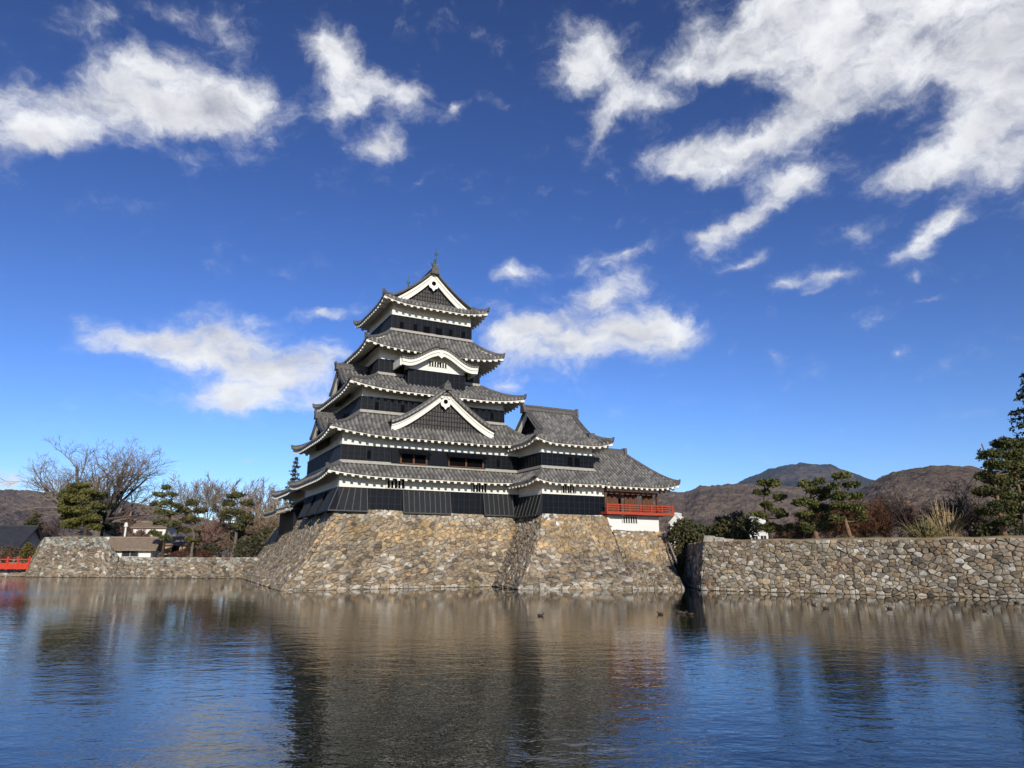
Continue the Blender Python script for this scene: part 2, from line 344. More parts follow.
# ------------------------------------------------------------------ stone walls
def clip(poly, nx, ny, d):
    out = []
    for i in range(len(poly)):
        p, q = poly[i], poly[(i+1) % len(poly)]
        a = nx*p[0]+ny*p[1]-d; b = nx*q[0]+ny*q[1]-d
        if a <= 0: out.append(p)
        if (a < 0 < b) or (b < 0 < a):
            t = a/(a-b); out.append((p[0]+(q[0]-p[0])*t, p[1]+(q[1]-p[1])*t))
    return out
def stone_cells(rnd, Wd, Ht, sx, sy, wild=.42):
    nx, ny = max(2, round(Wd/sx)), max(2, round(Ht/sy)); cx, cy = Wd/nx, Ht/ny
    g = {}
    def pt(i, j, small=False):
        return ((i+.5+rnd.uniform(-wild, wild))*cx, (j+.5+rnd.uniform(-wild, wild)*.9)*cy, (rnd.uniform(-.55, -.2) if small else rnd.uniform(-.25, .4))*cx*cy)
    for j in range(-1, ny+1):
        for i in range(-1, nx+1):
            x = rnd.random(); c = []
            if x > .22: c.append(pt(i, j))
            if x > .68: c.append(pt(i, j, x > .8))
            g[i, j] = c
    ar = cx/cy*.9
    for (i, j), cell in g.items():
        for me in cell:
            px, py, pw = me
            poly = [(px-2*cx, py-2*cy), (px+2*cx, py-2*cy), (px+2*cx, py+2*cy), (px-2*cx, py+2*cy)]
            poly = clip(clip(clip(clip(poly, 1, 0, Wd), -1, 0, 0), 0, 1, Ht), 0, -1, 0)
            for di in (0, -1, 1, -2, 2):
                for dj in (0, -1, 1, -2, 2):
                    for q in g.get((i+di, j+dj), ()):
                        if q is me or len(poly) < 3: continue
                        # anisotropic power bisector: stones lie flatter than tall
                        ax, ay = (q[0]-px), (q[1]-py)*ar*ar
                        poly = clip(poly, ax, ay, (q[0]**2-px**2+(q[1]**2-py**2)*ar*ar)/2-(q[2]-pw)*ar*.5)
            if len(poly) >= 3: yield poly
def wall_face(mb, fill, rnd, B0, B1, T0, T1, colour, sx=.52, sy=.34, bow=.0, gap=.007, depth=.11, trim=None):
    B0, B1, T0, T1 = map(Vector, (B0, B1, T0, T1))
    Wd = max((B1-B0).length, (T1-T0).length); Ht = ((T0-B0).length+(T1-B1).length)/2
    nn = (B1-B0).cross(T0-B0).normalized()
    def P(s, t, o): return (B0.lerp(B1, s)).lerp(T0.lerp(T1, s), t)+nn*(o-bow*math.sin(math.pi*t))
    n = 10
    for k in range(n):
        fill.poly([P(0, k/n, -.02), P(1, k/n, -.02), P(1, (k+1)/n, -.02), P(0, (k+1)/n, -.02)])
    for poly in stone_cells(rnd, Wd, Ht, sx, sy):
        q_ = []
        for i in range(len(poly)):
            (xa, ya), (xb, yb) = poly[i], poly[(i+1) % len(poly)]; l_ = math.hypot(xb-xa, yb-ya); q_.append((xa, ya))
            if l_ > .16:
                k_ = rnd.uniform(.3, .7); o_ = rnd.uniform(-.10, .10); q_.append((min(max(xa+(xb-xa)*k_-(yb-ya)*o_, 0), Wd), min(max(ya+(yb-ya)*k_+(xb-xa)*o_, 0), Ht)))
        poly = q_
        m = len(poly); cx = sum(p[0] for p in poly)/m; cy = sum(p[1] for p in poly)/m
        if trim and not trim(cx/Wd, cy/Ht): continue
        size = min(max(p[0] for p in poly)-min(p[0] for p in poly), max(p[1] for p in poly)-min(p[1] for p in poly))
        if size < .08: continue
        c = colour(rnd, cx/Wd, cy/Ht)
        k1 = max(.6, 1-2*gap*rnd.uniform(.3, 2.2)/size); k2 = k1*rnd.uniform(.66, .82); h = depth*rnd.uniform(.45, 1.25)*min(1, size/.4)
        tx, ty = rnd.gauss(0, .12), rnd.gauss(0, .12)
        r0, r1, r2 = [], [], []
        for (x, y) in poly:
            for ring, k, o in ((r0, k1, -.03), (r1, k1*.97, h*.55), (r2, k2, h)):
                xx, yy = cx+(x-cx)*k, cy+(y-cy)*k
                ring.append(mb.add(P(xx/Wd, yy/Ht, o+((x-cx)*tx+(y-cy)*ty)*k*(o > 0))))
        ce = mb.add(P(cx/Wd, cy/Ht, h*1.08))
        for i in range(m):
            j = (i+1) % m
            mb.face((r0[i], r0[j], r1[j], r1[i]), None, c); mb.face((r1[i], r1[j], r2[j], r2[i]), None, c); mb.face((r2[i], r2[j], ce), None, c)
def vary0(r, c): k = r.uniform(.85, 1.1); return tuple(v*k for v in c)
def pick(rnd, table):
    x = rnd.random()*sum(k for k, _ in table)
    for k, c in table:
        x -= k
        if x <= 0: break
    f = rnd.uniform(.80, 1.18)
    return tuple(min(.6, v*f) for v in c)
GREY, BROWN, WARM, PALE, ORANGE, DARK, RUST = (.26, .225, .175), (.245, .19, .13), (.33, .26, .17), (.43, .385, .31), (.42, .295, .16), (.145, .12, .092), (.235, .15, .098)
def c_keep(r, s, t):
    if t < .05: return pick(r, [(3, PALE), (2, WARM)])
    if t > .9: return pick(r, [(3, PALE), (3, WARM), (1, GREY)])
    if .62 < t+r.uniform(-.06, .06) < .84 : return pick(r, [(4, ORANGE), (3, WARM), (2, BROWN), (1, GREY)])
    return pick(r, [(3, GREY), (4, BROWN), (4, WARM), (1.2, PALE), (1, DARK), (.4, ORANGE)])
def c_west(r, s, t):
    return pick(r, [(4, GREY), (3, BROWN), (3, WARM), (1, PALE), (1, DARK)])
def c_turret(r, s, t):
    if t < .05: return pick(r, [(3, PALE), (2, WARM)])
    if t < .18 and r.random() < .12: return pick(r, [(2, ORANGE), (2, PALE)])
    if t > .86 and s < .3 and r.random() < .3: return (.62, .60, .55)
    if .5 < t+r.uniform(-.06, .06) < .97: return pick(r, [(4, ORANGE), (4, WARM), (1, PALE), (1, BROWN)])
    return pick(r, [(4, GREY), (3, BROWN), (3, WARM), (1.4, PALE), (2, DARK)])
def c_right(r, s, t):
    if t < .05: return pick(r, [(3, PALE), (2, WARM), (1, BROWN)])
    n = noise.noise(Vector((s*22, t*2.2, 3.3)))
    if n > .3: return pick(r, [(2.5, RUST), (3, BROWN), (1, DARK)])
    return pick(r, [(4.4, GREY), (3, BROWN), (2, PALE), (.3, (.48, .455, .40)), (1.4, DARK), (2.4, WARM)])
def c_left(r, s, t):
    if t > .72 and r.random() < .6: return pick(r, [(3, (.36, .36, .31)), (1, GREY)])
    return pick(r, [(4, GREY), (4, BROWN), (2, DARK), (1.2, PALE)])
def stone_thing(name, label, base, faces, seed):
    root = empty(name, base); tag(root, label, 'stone wall')
    mb, fill = MB(), MB(); rnd = random.Random(seed)
    for f in faces: wall_face(mb, fill, rnd, *f[0], **f[1])
    mb.build('facing_stones', 'stone', root, base); fill.build('joint', 'joint_fill', root, base)
    return root
kb = W(-4.6, -3.5)
f1 = ((W(-4.6, -3.5), W(15.2, -3.6), W(-.1, -.1, 6.1), W(16.4, -.1, 5.85)), dict(colour=c_keep, sx=.43, sy=.27, bow=.42, depth=.09))
f2 = ((W(-2.6, 37), W(-4.6, -3.5), W(.4, 31, 5.6), W(-.1, -.1, 6.1)), dict(colour=c_west, sx=.43, sy=.27, bow=.42, depth=.09))
f3 = ((W(8, 38), W(-2.6, 37), W(6, 32, 5.6), W(.4, 31, 5.6)), dict(colour=c_west, sx=1.1, sy=.7, bow=.3))
keep_base = stone_thing('castle_stone_base', 'tall battered rough stone base rising from the moat under the black tiered keep', kb, [f1, f2, f3], 3)
mbp = MB(); mbp.poly([W(-.1, -.1, 6.05), W(16.4, -.1, 5.8), W(14, 31, 5.55), W(.4, 31, 5.55)]); mbp.build('terrace', 'coping', keep_base, kb)
tb = Vector((.5, 52.7, 0)); TZ = 5.85
tq1, tq2 = Vector((9.2, 53.0, 0)), Vector((12.7, 53.3, 0))
g1 = ((tb, tq1, W(16.25, -4.45, TZ), W(22.8, -4.45, TZ)), dict(colour=c_turret, sx=.46, sy=.29, bow=.35, depth=.09))
g2 = ((tq1, tq2, tq1.lerp(W(22.8, -4.45, TZ), .78), W(29.1, -4.45, 4.55)), dict(colour=c_turret, sx=.46, sy=.29, bow=.3, depth=.09))
g3 = ((W(12.3, -1.2), tb, W(16.25, 1, TZ), W(16.25, -4.45, TZ)), dict(colour=c_west, sx=.46, sy=.29, bow=.3, depth=.09))
g4 = ((tq2, Vector((14.6, 69, 0)), W(29.1, -4.45, 4.55), W(29.1, 2, 4.55)), dict(colour=c_west, sx=.6, sy=.4, bow=.2))
turret_base = stone_thing('turret_stone_base', 'lower stone base with tan upper stones under the corner turret and red railed wing', tb, [g1, g2, g3, g4], 5)
mbp = MB(); mbp.poly([W(16.3, -4.4, TZ-.05), W(22.8, -4.4, TZ-.05), W(22.8, 2, TZ-.05), W(16.3, 2, TZ-.05)]); mbp.poly([W(22.8, -4.4, 4.5), W(29.1, -4.4, 4.5), W(29.1, 2, 4.5), W(22.8, 2, 4.5)]); mbp.build('terrace', 'coping', turret_base, tb)
mbp = MB(); mbp.tube([W(29.2, -4.5, 4.6), W(29.2, -4.5, 4.6).lerp(tq2, .62)+Vector((.1, 0, .12))], .09, 6); tag(mbp.build('coping_rail', 'coping', turret_base, tb))
def rw(k, z=0, inn=0): return Vector((RW0[0]+rwd.x*k-rwd.y*inn*(-1)*-1, RW0[1]+rwd.y*k+rwd.x*inn, z)) if inn == 0 else Vector((RW0[0]+rwd.x*k-rwd.y*inn, RW0[1]+rwd.y*k+rwd.x*inn, z))
h1 = ((rw(0), rw(46), rw(.3, 3.45, .55), rw(46, 3.38, .55)), dict(colour=c_right, sx=.33, sy=.205, bow=.05, depth=.10))
h2 = ((Vector((RW0[0]+1.2, RW0[1]+11, 0)), rw(0), Vector((RW0[0]+1.9, RW0[1]+11, 3.45)), rw(.3, 3.45, .55)), dict(colour=c_right, sx=.44, sy=.27, depth=.12))
rwall = stone_thing('moat_retaining_wall', 'long rough grey and rust stone moat wall on the right below the pines', rw(0), [h1, h2], 8)
mbp = MB(); rr_ = random.Random(4)
for k0, k1, z1_ in ((.2, .95, 3.86), (1.0, 1.6, 3.74), (1.66, 2.3, 3.62)):
    q0 = [rw(k0, 3.4, .45), rw(k1, 3.4, .45), rw(k1, 3.4, 1.2), rw(k0, 3.4, 1.2)]; q1 = [rw(k0+.08, z1_, .52), rw(k1-.06, z1_-.05, .5), rw(k1-.08, z1_-.03, 1.1), rw(k0+.1, z1_-.04, 1.1)]
    mbp.hexa(q0, q1, vary0(rr_, PALE))
mbp.build('corner_block', 'stone', rwall, rw(0))
mbp = MB(); prev = None
for k in range(190):
    s_ = 2.3+k*.25; w_ = noise.noise(Vector((s_*.8, 1.7, 0)))*.07; ids = [mbp.add(p) for p in (rw(s_, 3.34, .56+w_), rw(s_, 3.50+w_*1.1, .58+w_), rw(s_, 3.56+w_, .9), rw(s_, 3.36, 2.6))]
    if prev:
        for a in range(3): mbp.face((prev[a], ids[a], ids[a+1], prev[a+1]))
    prev = ids
mbp.build('grass_verge', 'dry_grass', rwall, rw(0))
def lw(x, y, z): return Vector((x, y, z))
def lu(u, z, back=0): y = 86.2-6.0*(u-30)/215; return Vector((at(u, y)*(1+back/y), y+back, z))
l1 = ((lu(29, 0), lu(102, 0), lu(43, 4.72, 2.0), lu(101, 4.75, 2.0)), dict(colour=c_left, sx=.46, sy=.29))
l2 = ((lu(102, 0), lu(119, 0), lu(101, 4.75, 2.0), lu(118, 2.5, 1.0)), dict(colour=c_left, sx=.46, sy=.29))
l3 = ((lu(26, 0, 5), lu(29, 0), lu(40, 4.5, 7), lu(43, 4.72, 2.0)), dict(colour=c_left, sx=.9, sy=.6))
lb_ = lu(29, 0)
lroot = stone_thing('raised_stone_wall', 'tall grey stone bastion on the left bank below the round pine', lb_, [l1, l2, l3], 11)
mbp = MB(); q = [lu(43, 4.68, 2.05), lu(101, 4.71, 2.05), lu(118, 2.46, 1.05), lu(119, 2.4, 6), lu(101, 4.7, 8), lu(41, 4.7, 8)]
bmm = [mbp.add(p) for p in q]; ctr = mbp.add(lu(72, 4.98, 4))
for i in range(6): mbp.face((bmm[i], bmm[(i+1) % 6], ctr))
mbp.build('grass_top', 'dry_grass', lroot, lb_)
m1 = ((lu(119, 0), lu(262, 0), lu(119, 2.3, .8), lu(262, 2.3, .8)), dict(colour=c_left, sx=.44, sy=.27))
stone_thing('low_stone_wall', 'low grey stone moat wall joining the left bastion to the castle base', lu(119, 0), [m1], 12)
m2 = ((lw(-76, 93, 0), lw(-58.2, 87.6, 0), lw(-76, 93.6, .95), lw(-58.2, 88.2, .95)), dict(colour=lambda r, s, t: pick(r, [(2, WARM), (2, GREY), (1, PALE)]), sx=.7, sy=.4))
stone_thing('rubble_bank', 'knee high tan stone footing under the red fence at far left', lw(-76, 93, 0), [m2], 13)

# ------------------------------------------------------------------ roofs
PITCHT = .37
PROF = ((0, 0), (.24, .005), (.30, .07), (.42, .12), (.58, .12), (.70, .07), (.76, .005))
class RoofSide:
    """one slope: eave from P along e (length Wd), rising along n over run from z0 to z1"""
    def __init__(s, P, e, n, Wd, run, z0, z1, insL, insR, lift=.35, curve=.3):
        s.P, s.e, s.n = Vector((*P, 0)), Vector((*e, 0)), Vector((*n, 0)); s.W, s.run, s.z0, s.z1, s.iL, s.iR, s.lift, s.k = Wd, run, z0, z1, insL, insR, lift, curve
    def lf(s, x):
        q = abs(x-s.W/2)/(s.W/2); return s.lift*max(0, (q-.35)/.65)**2.4
    def z(s, x, t): return s.z0+(s.z1-s.z0)*((1-s.k)*t+s.k*t*t)+s.lf(x)*max(0, 1-t)**1.5
    def pos(s, x, t, dz=0): 
        p = s.P+s.e*x+s.n*(s.run*t); return (p.x, p.y, s.z(x, t)+dz)
    def tmax(s, x):
        t = 1.0
        if s.iL > 0: t = min(t, x/s.iL)
        if s.iR > 0: t = min(t, (s.W-x)/s.iR)
        return max(t, 0.0)
def tiles(mb, S, xa=None, xb=None, tmax=None, rows=6, edge=True):
    xa = 0 if xa is None else xa; xb = S.W if xb is None else xb; tm = tmax or S.tmax
    n = max(1, round((xb-xa)/PITCHT)); pw = (xb-xa)/n
    sl = math.hypot(S.run, S.z1-S.z0)
    xs = [(xa+(i+f)*pw, h) for i in range(n) for f, h in PROF]+[(xb, 0)]
    prev = None
    for x, h in xs:
        t1 = tm(min(max(x, xa+1e-4), xb-1e-4)); ids = []; uvs = []
        if edge: ids.append(mb.add(S.pos(x, 0, -.16))); uvs.append((x/pw+.13, -.4))
        for k in range(rows+1):
            t = t1*k/rows; ids.append(mb.add(S.pos(x, t, h))); uvs.append((x/pw+.13, t*sl/.30))
        if prev:
            for k in range(len(ids)-1): mb.face((prev[0][k], ids[k], ids[k+1], prev[0][k+1]), (prev[1][k], uvs[k], uvs[k+1], prev[1][k+1]))
        prev = (ids, uvs)
def eaves(mb, S, over, sp=.62, xa=0, xb=None, zw=None):
    """white fascia, soffit and scalloped rafter ends under one eave; over = horizontal overhang to the wall"""
    xb = S.W if xb is None else xb; tw = over/S.run; n = max(4, int((xb-xa)/.5))
    def q(x, t, dz): return S.pos(x, t, dz)
    t0 = .09/S.run
    for i in range(n):
        a, b = xa+(xb-xa)*i/n, xa+(xb-xa)*(i+1)/n
        def cl(x, t):                     # keep within the hips
            return min(max(x, S.iL*t if S.iL > 0 else x), S.W-S.iR*t if S.iR > 0 else x)
        mb.poly([q(cl(a, t0), t0, -.29), q(cl(b, t0), t0, -.29), q(cl(b, t0), t0, -.13), q(cl(a, t0), t0, -.13)])
        mb.poly([q(cl(a, t0), t0, -.29), q(cl(a, tw), tw, -.33), q(cl(b, tw), tw, -.33), q(cl(b, t0), t0, -.29)])
    m = max(2, round((xb-xa-.3)/sp)); hw = .115
    for i in range(m+1):
        x = xa+.15+(xb-xa-.3)*i/m
        x1 = min(max(x, (S.iL*tw+hw) if S.iL > 0 else x), (S.W-S.iR*tw-hw) if S.iR > 0 else x)
        ta = .03/S.run
        pts = []
        for (xx, t) in ((x, ta), (x1, tw)):
            for dx in (-hw, hw):
                for dz in (-.42, -.26): pts.append(q(xx+dx, t, dz))
        i8 = [mb.add(p) for p in pts]      # 0:(-,lo) 1:(-,hi) 2:(+,lo) 3:(+,hi) then wall end
        for f in ((0, 2, 3, 1), (4, 5, 7, 6), (0, 4, 6, 2), (0, 1, 5, 4), (2, 6, 7, 3), (1, 3, 7, 5)): mb.face([i8[k] for k in f])
def hip(name, pts, parent, origin, r=.13, xf=None, knob=True):
    mb = MB(xf); pts = [Vector(p)+Vector((0, 0, .1)) for p in pts]
    mb.tube(pts, [(r, r*1.25)]*len(pts), 8)
    if knob:                              # upturned demon tile at the lower end
        d = (pts[0]-pts[1]); d.z = 0; d.normalize(); p = pts[0]; sd = Vector((-d.y, d.x, 0))
        mb.hexa([p-sd*.17+d*.05+Vector((0, 0, -.18)), p+sd*.17+d*.05+Vector((0, 0, -.18)), p+sd*.17-d*.2+Vector((0, 0, -.18)), p-sd*.17-d*.2+Vector((0, 0, -.18))],
                [p-sd*.12+d*.14+Vector((0, 0, .24)), p+sd*.12+d*.14+Vector((0, 0, .24)), p+sd*.1-d*.05+Vector((0, 0, .2)), p-sd*.1-d*.05+Vector((0, 0, .2))])
    return mb.build('hip_ridge', 'ridge_tile', parent, origin)
def skirt(root, origin, out, inn, z0, z1, over, lift=.4, sides='SENW', curve=.3, xf=None, course=True, name='roof', rows=6):
    x0, y0, x1, y1 = out; X0, Y0, X1, Y1 = inn
    S = dict(S=RoofSide((x0, y0), (1, 0), (0, 1), x1-x0, Y0-y0, z0, z1, X0-x0, x1-X1, lift, curve),
             E=RoofSide((x1, y0), (0, 1), (-1, 0), y1-y0, x1-X1, z0, z1, Y0-y0, y1-Y1, lift, curve),
             N=RoofSide((x1, y1), (-1, 0), (0, -1), x1-x0, y1-Y1, z0, z1, x1-X1, X0-x0, lift, curve),
             W=RoofSide((x0, y1), (0, -1), (1, 0), y1-y0, X0-x0, z0, z1, y1-Y1, Y0-y0, lift, curve))
    mt, me = MB(xf), MB(xf)
    for k in sides:
        s = S[k]
        if s.run < .05: continue
        tiles(mt, s, rows=rows); eaves(me, s, min(over, s.run))
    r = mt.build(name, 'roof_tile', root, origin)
    me.build('eaves', 'trim_plaster', r, origin)
    for a in sides:
        s = S[a]
        if s.iL > 0.05 and {'S': 'W', 'E': 'S', 'N': 'E', 'W': 'N'}[a] in sides:
            hip('h', [s.pos(s.iL*t, t) for t in (0, .12, .25, .5, .75, 1)], r, origin, xf=xf)
    if course:
        mb = MB(xf)
        for k in sides:
            s = S[k]
            a, b = s.P+s.e*s.iL+s.n*s.run, s.P+s.e*(s.W-s.iR)+s.n*s.run
            nn = s.n*-1
            for (lo, hi, o) in ((0.02, .17, .20), (.17, .27, .12)):
                A = a+nn*o-s.e*o; Bq = b+nn*o+s.e*o
                mb.hexa([(A.x, A.y, z1+lo), (Bq.x, Bq.y, z1+lo), (b.x, b.y, z1+lo), (a.x, a.y, z1+lo)], [(A.x, A.y, z1+hi), (Bq.x, Bq.y, z1+hi), (b.x, b.y, z1+hi), (a.x, a.y, z1+hi)])
        mb.build('ridge_course', 'ridge_course', r, origin)
    return r, S
# ------------------------------------------------------------------ walls, boarding, windows, gables
def lerp3(a, b, t): return Vector(a).lerp(Vector(b), t)
def boarding(root, origin, x0, y0, x1, y1, z0, z1, sides='SW', out=.07, step=.52, rails=2, mat='lacquer', bmat='lacquer_batten'):
    """black lacquered weatherboards round the lower wall with upright battens"""
    mb, bt = MB(), MB()
    mb.box(x0-out, y0-out, z0, x1+out, y1+out, z1)
    o = out+.035
    if 'S' in sides:
        n = round((x1-x0)/step)
        for i in range(n+1):
            x = x0-out+.03+(x1-x0+2*out-.06)*i/n; bt.box(x-.03, y0-o, z0+.01, x+.03, y0-out+.01, z1-.01)
        for k in range(1, rails+1):
            z = z0+(z1-z0)*k/(rails+1); bt.box(x0, y0-o+.012, z-.02, x1, y0-out+.008, z+.02)
        bt.box(x0-o, y0-o-.03, z1, x1+o, y0+.02, z1+.07)
    if 'W' in sides:
        n = round((y1-y0)/step)
        for i in range(n+1):
            y = y0-out+.03+(y1-y0+2*out-.06)*i/n; bt.box(x0-o, y-.03, z0+.01, x0-out+.01, y+.03, z1-.01)
        bt.box(x0-o-.03, y0+.021, z1, x0+.02, y1+o, z1+.07)
    b = mb.build('boarding', mat, root, origin); bt.build('batten', bmat, b, origin)
    return b
def slit_window(root, origin, x0, x1, z0, z1, y, bars=5):
    mb, br = MB(), MB()
    mb.box(x0, y-.03, z0, x1, y+.05, z1)
    w = (x1-x0)/(bars*2+1)
    for k in range(bars+1):
        xx = x0+(x1-x0-w)*k/bars; br.box(xx+.12*w, y-.09, z0-.01, xx+w*.82, y-.031, z1+.01)
    a = mb.build('slit_window', 'dark_void', root, origin); br.build('bar', 'plaster', a, origin)
def chute(root, origin, top0, top1, bot0, bot1, mat='sunlit_board', bmat='sunlit_batten', n=7):
    """stone-dropping chute: a skirt panel leaning outwards"""
    mb, bt = MB(), MB(); t0, t1, b0, b1 = map(Vector, (top0, top1, bot0, bot1))
    nrm = (b1-b0).cross(t0-b0).normalized()
    inn = -nrm*.06
    back = Vector((-nrm.x, -nrm.y, 0)).normalized()*((t0.xy-b0.xy).length*.98+.02)
    q = [b0, b1, t1, t0]
    mb.hexa([b0+back, b1+back, t1+back*.02, t0+back*.02], [b0, b1, t1, t0])
    for i in range(n+1):
        f = i/n; c0, c1 = b0.lerp(b1, f), t0.lerp(t1, f); d = (b1-b0).normalized()*.035
        bt.slab([c0-d+nrm*.04, c0+d+nrm*.04, c1+d+nrm*.04, c1-d+nrm*.04], .045)
    e = Vector((0, 0, -.1))
    bt.slab([b0+nrm*.07+e, b1+nrm*.07+e, b1+nrm*.07, b0+nrm*.07], .08)
    a = mb.build('stone_drop_chute', mat, root, origin); bt.build('batten', bmat, a, origin)
def gable_curve(half, h, k=.22, n=14):
    """right half of a concave gable edge from apex (0,h) to (half,0)"""
    return [(half*i/n, h*((1-i/n)*(1-k)+k*(1-i/n)**2) + .05*half*(i/n)**6) for i in range(n+1)]
def gable(root, origin, c, half, zb, h, front, back, xf=None, board=.62, over=.45, k=.22, lattice='gable_lattice', name='gable', hole=True, ridge=True, tiled=True, wallz=None):
    """triangular dormer: canonical x across, y depth (front smaller), apex at (c, zb+h)"""
    cv = gable_curve(half, h, k); n = len(cv)-1
    full = [(-x, z) for x, z in cv[::-1]]+cv[1:]
    mb = MB(xf)                            # lattice wall, set back
    yb = front+.32
    ids = [mb.add((c+x, yb, zb+z-.1)) for x, z in full]
    b0 = mb.add((c-half, yb, zb-1.0)); b1 = mb.add((c+half, yb, zb-1.0))
    mb.face([b0]+ids[::1]+[b1])
    ids2 = [mb.add((c+x, yb+.15, zb+z-.1)) for x, z in full]; c0 = mb.add((c-half, yb+.15, zb-1.0)); c1 = mb.add((c+half, yb+.15, zb-1.0))
    mb.face(([c0]+ids2+[c1])[::-1])
    g = mb.build(name, lattice, root, origin)
    lt = MB(xf)                            # lattice bars
    m = int(half*2/.26)
    for i in range(1, m):
        x = -half+2*half*i/m; zt = h*((1-abs(x)/half)*(1-k)+k*(1-abs(x)/half)**2)-board*.9
        if zt > .15: lt.box(c+x-.035, yb-.05, zb-.3, c+x+.035, yb-.002, zb+zt)
    for zz in (.35, .75, 1.15, 1.55):
        hw = half*max(0, 1-(zz+board)/h)
        if hw > .3: lt.box(c-hw, yb-.04, zb+zz-.03, c+hw, yb-.006, zb+zz+.03)
    lt.build('lattice', 'lacquer_batten', g, origin)
    for sg in (-1, 1):                     # bargeboards in two stepped layers
        bd = MB(xf)
        for (d0, d1, y0, y1) in ((-.10, -board*.42, front-.10, front+.12), (-board*.42-.03, -board, front-.02, front+.12)):
            for i in range(n):
                (x0, z0), (x1, z1) = cv[i], cv[i+1]
                e0 = board*.25*(i/n)**2; e1 = board*.25*((i+1)/n)**2
                lo0 = max(d1-e0*.0, -9); 
                p = [(c+sg*x0, zb+z0+d0), (c+sg*x1, zb+z1+d0), (c+sg*x1, zb+z1+d1), (c+sg*x0, zb+z0+d1)]
                bd.hexa([(x, y1, z) for x, z in p], [(x, y0, z) for x, z in p])
        bd.build('bargeboard', 'trim_plaster', g, origin)
    # tiled slopes running back into the main roof
    if tiled:
        for sg in (-1, 1):
            tm = MB(xf); L_ = back-(front-over)
            nn = max(2, round(L_/PITCHT)); prev = None; pw = L_/nn
            xs = [((i+f)*pw, hh) for i in range(nn) for f, hh in PROF]+[(L_, 0)]
            for y, hh in xs:
                ids, uvs = [], []
                for i, (x, z) in enumerate(cv):
                    ids.append(tm.add((c+sg*(x*1.03+.02), front-over+y, zb+z+hh+.04))); uvs.append((y/pw+.13, i*.9))
                if prev:
                    for i in range(n): tm.face((prev[0][i], ids[i], ids[i+1], prev[0][i+1]), (prev[1][i], uvs[i], uvs[i+1], prev[1][i+1]))
                prev = (ids, uvs)
            for i in range(n):             # thick verge under the overhang
                (x0, z0), (x1, z1) = cv[i], cv[i+1]
                tm.poly([(c+sg*x0*1.03, front-over, zb+z0+.10), (c+sg*x1*1.03, front-over, zb+z1+.10), (c+sg*x1*1.03, front-over, zb+z1-.12), (c+sg*x0*1.03, front-over, zb+z0-.12)])
                tm.poly([(c+sg*x0*1.03, front-over, zb+z0-.12), (c+sg*x1*1.03, front-over, zb+z1-.12), (c+sg*x1*1.03, front+.2, zb+z1-.12), (c+sg*x0*1.03, front+.2, zb+z0-.12)])
            sb = tm.build('gable_slope', 'roof_tile', g, origin)
        vt = MB(xf)                        # verge ridges: two rolls following the edge
        for sg in (-1, 1):
            for dy in (-over+.12, -over+.42):
                vt.tube([(c+sg*x*1.03, front+dy, zb+z+.16) for x, z in cv], .10, 6)
        vt.build('verge_roll', 'ridge_tile', g, origin)
    if ridge:
        rd = MB(xf)
        rd.box(c-.17, front-over-.02, zb+h+.02, c+.17, back, zb+h+.36); rd.tube([(c, front-over-.05, zb+h+.42), (c, back, zb+h+.42)], .15, 8)
        rd.hexa([(c-.42, front-over-.14, zb+h-.15), (c+.42, front-over-.14, zb+h-.15), (c+.36, front-over+.1, zb+h-.1), (c-.36, front-over+.1, zb+h-.1)],
                [(c-.22, front-over-.16, zb+h+.5), (c+.22, front-over-.16, zb+h+.5), (c+.2, front-over+.1, zb+h+.46), (c-.2, front-over+.1, zb+h+.46)])
        rd.tube([(c, front-over-.12, zb+h+.45), (c, front-over-.12, zb+h+.68)], [.15, .08], 6)
        rd.build('gable_ridge', 'ridge_tile', g, origin)
    if hole:                               # hanging ornament; a dark disc stands in for its hole
        s = board*.95; zc = zb+h-board*1.55
        out = [(0, .75), (.42, .35), (.62, -.1), (.5, -.42), (.22, -.55), (0, -.85), (-.22, -.55), (-.5, -.42), (-.62, -.1), (-.42, .35)]
        og = MB(xf); og.hexa([(c+x*s, front-.08, zc+z*s) for x, z in out], [(c+x*s, front-.16, zc+z*s) for x, z in out])
        oo = og.build('gable_pendant', 'trim_plaster', g, origin)
        bs = MB(xf); bs.tube([(c, front-.161, zc+.12*s), (c, front-.20, zc+.12*s)], .27*s, 10, up=Vector((0, 0, 1))); bs.build('hole_disc', 'dark_void', oo, origin)
    return g
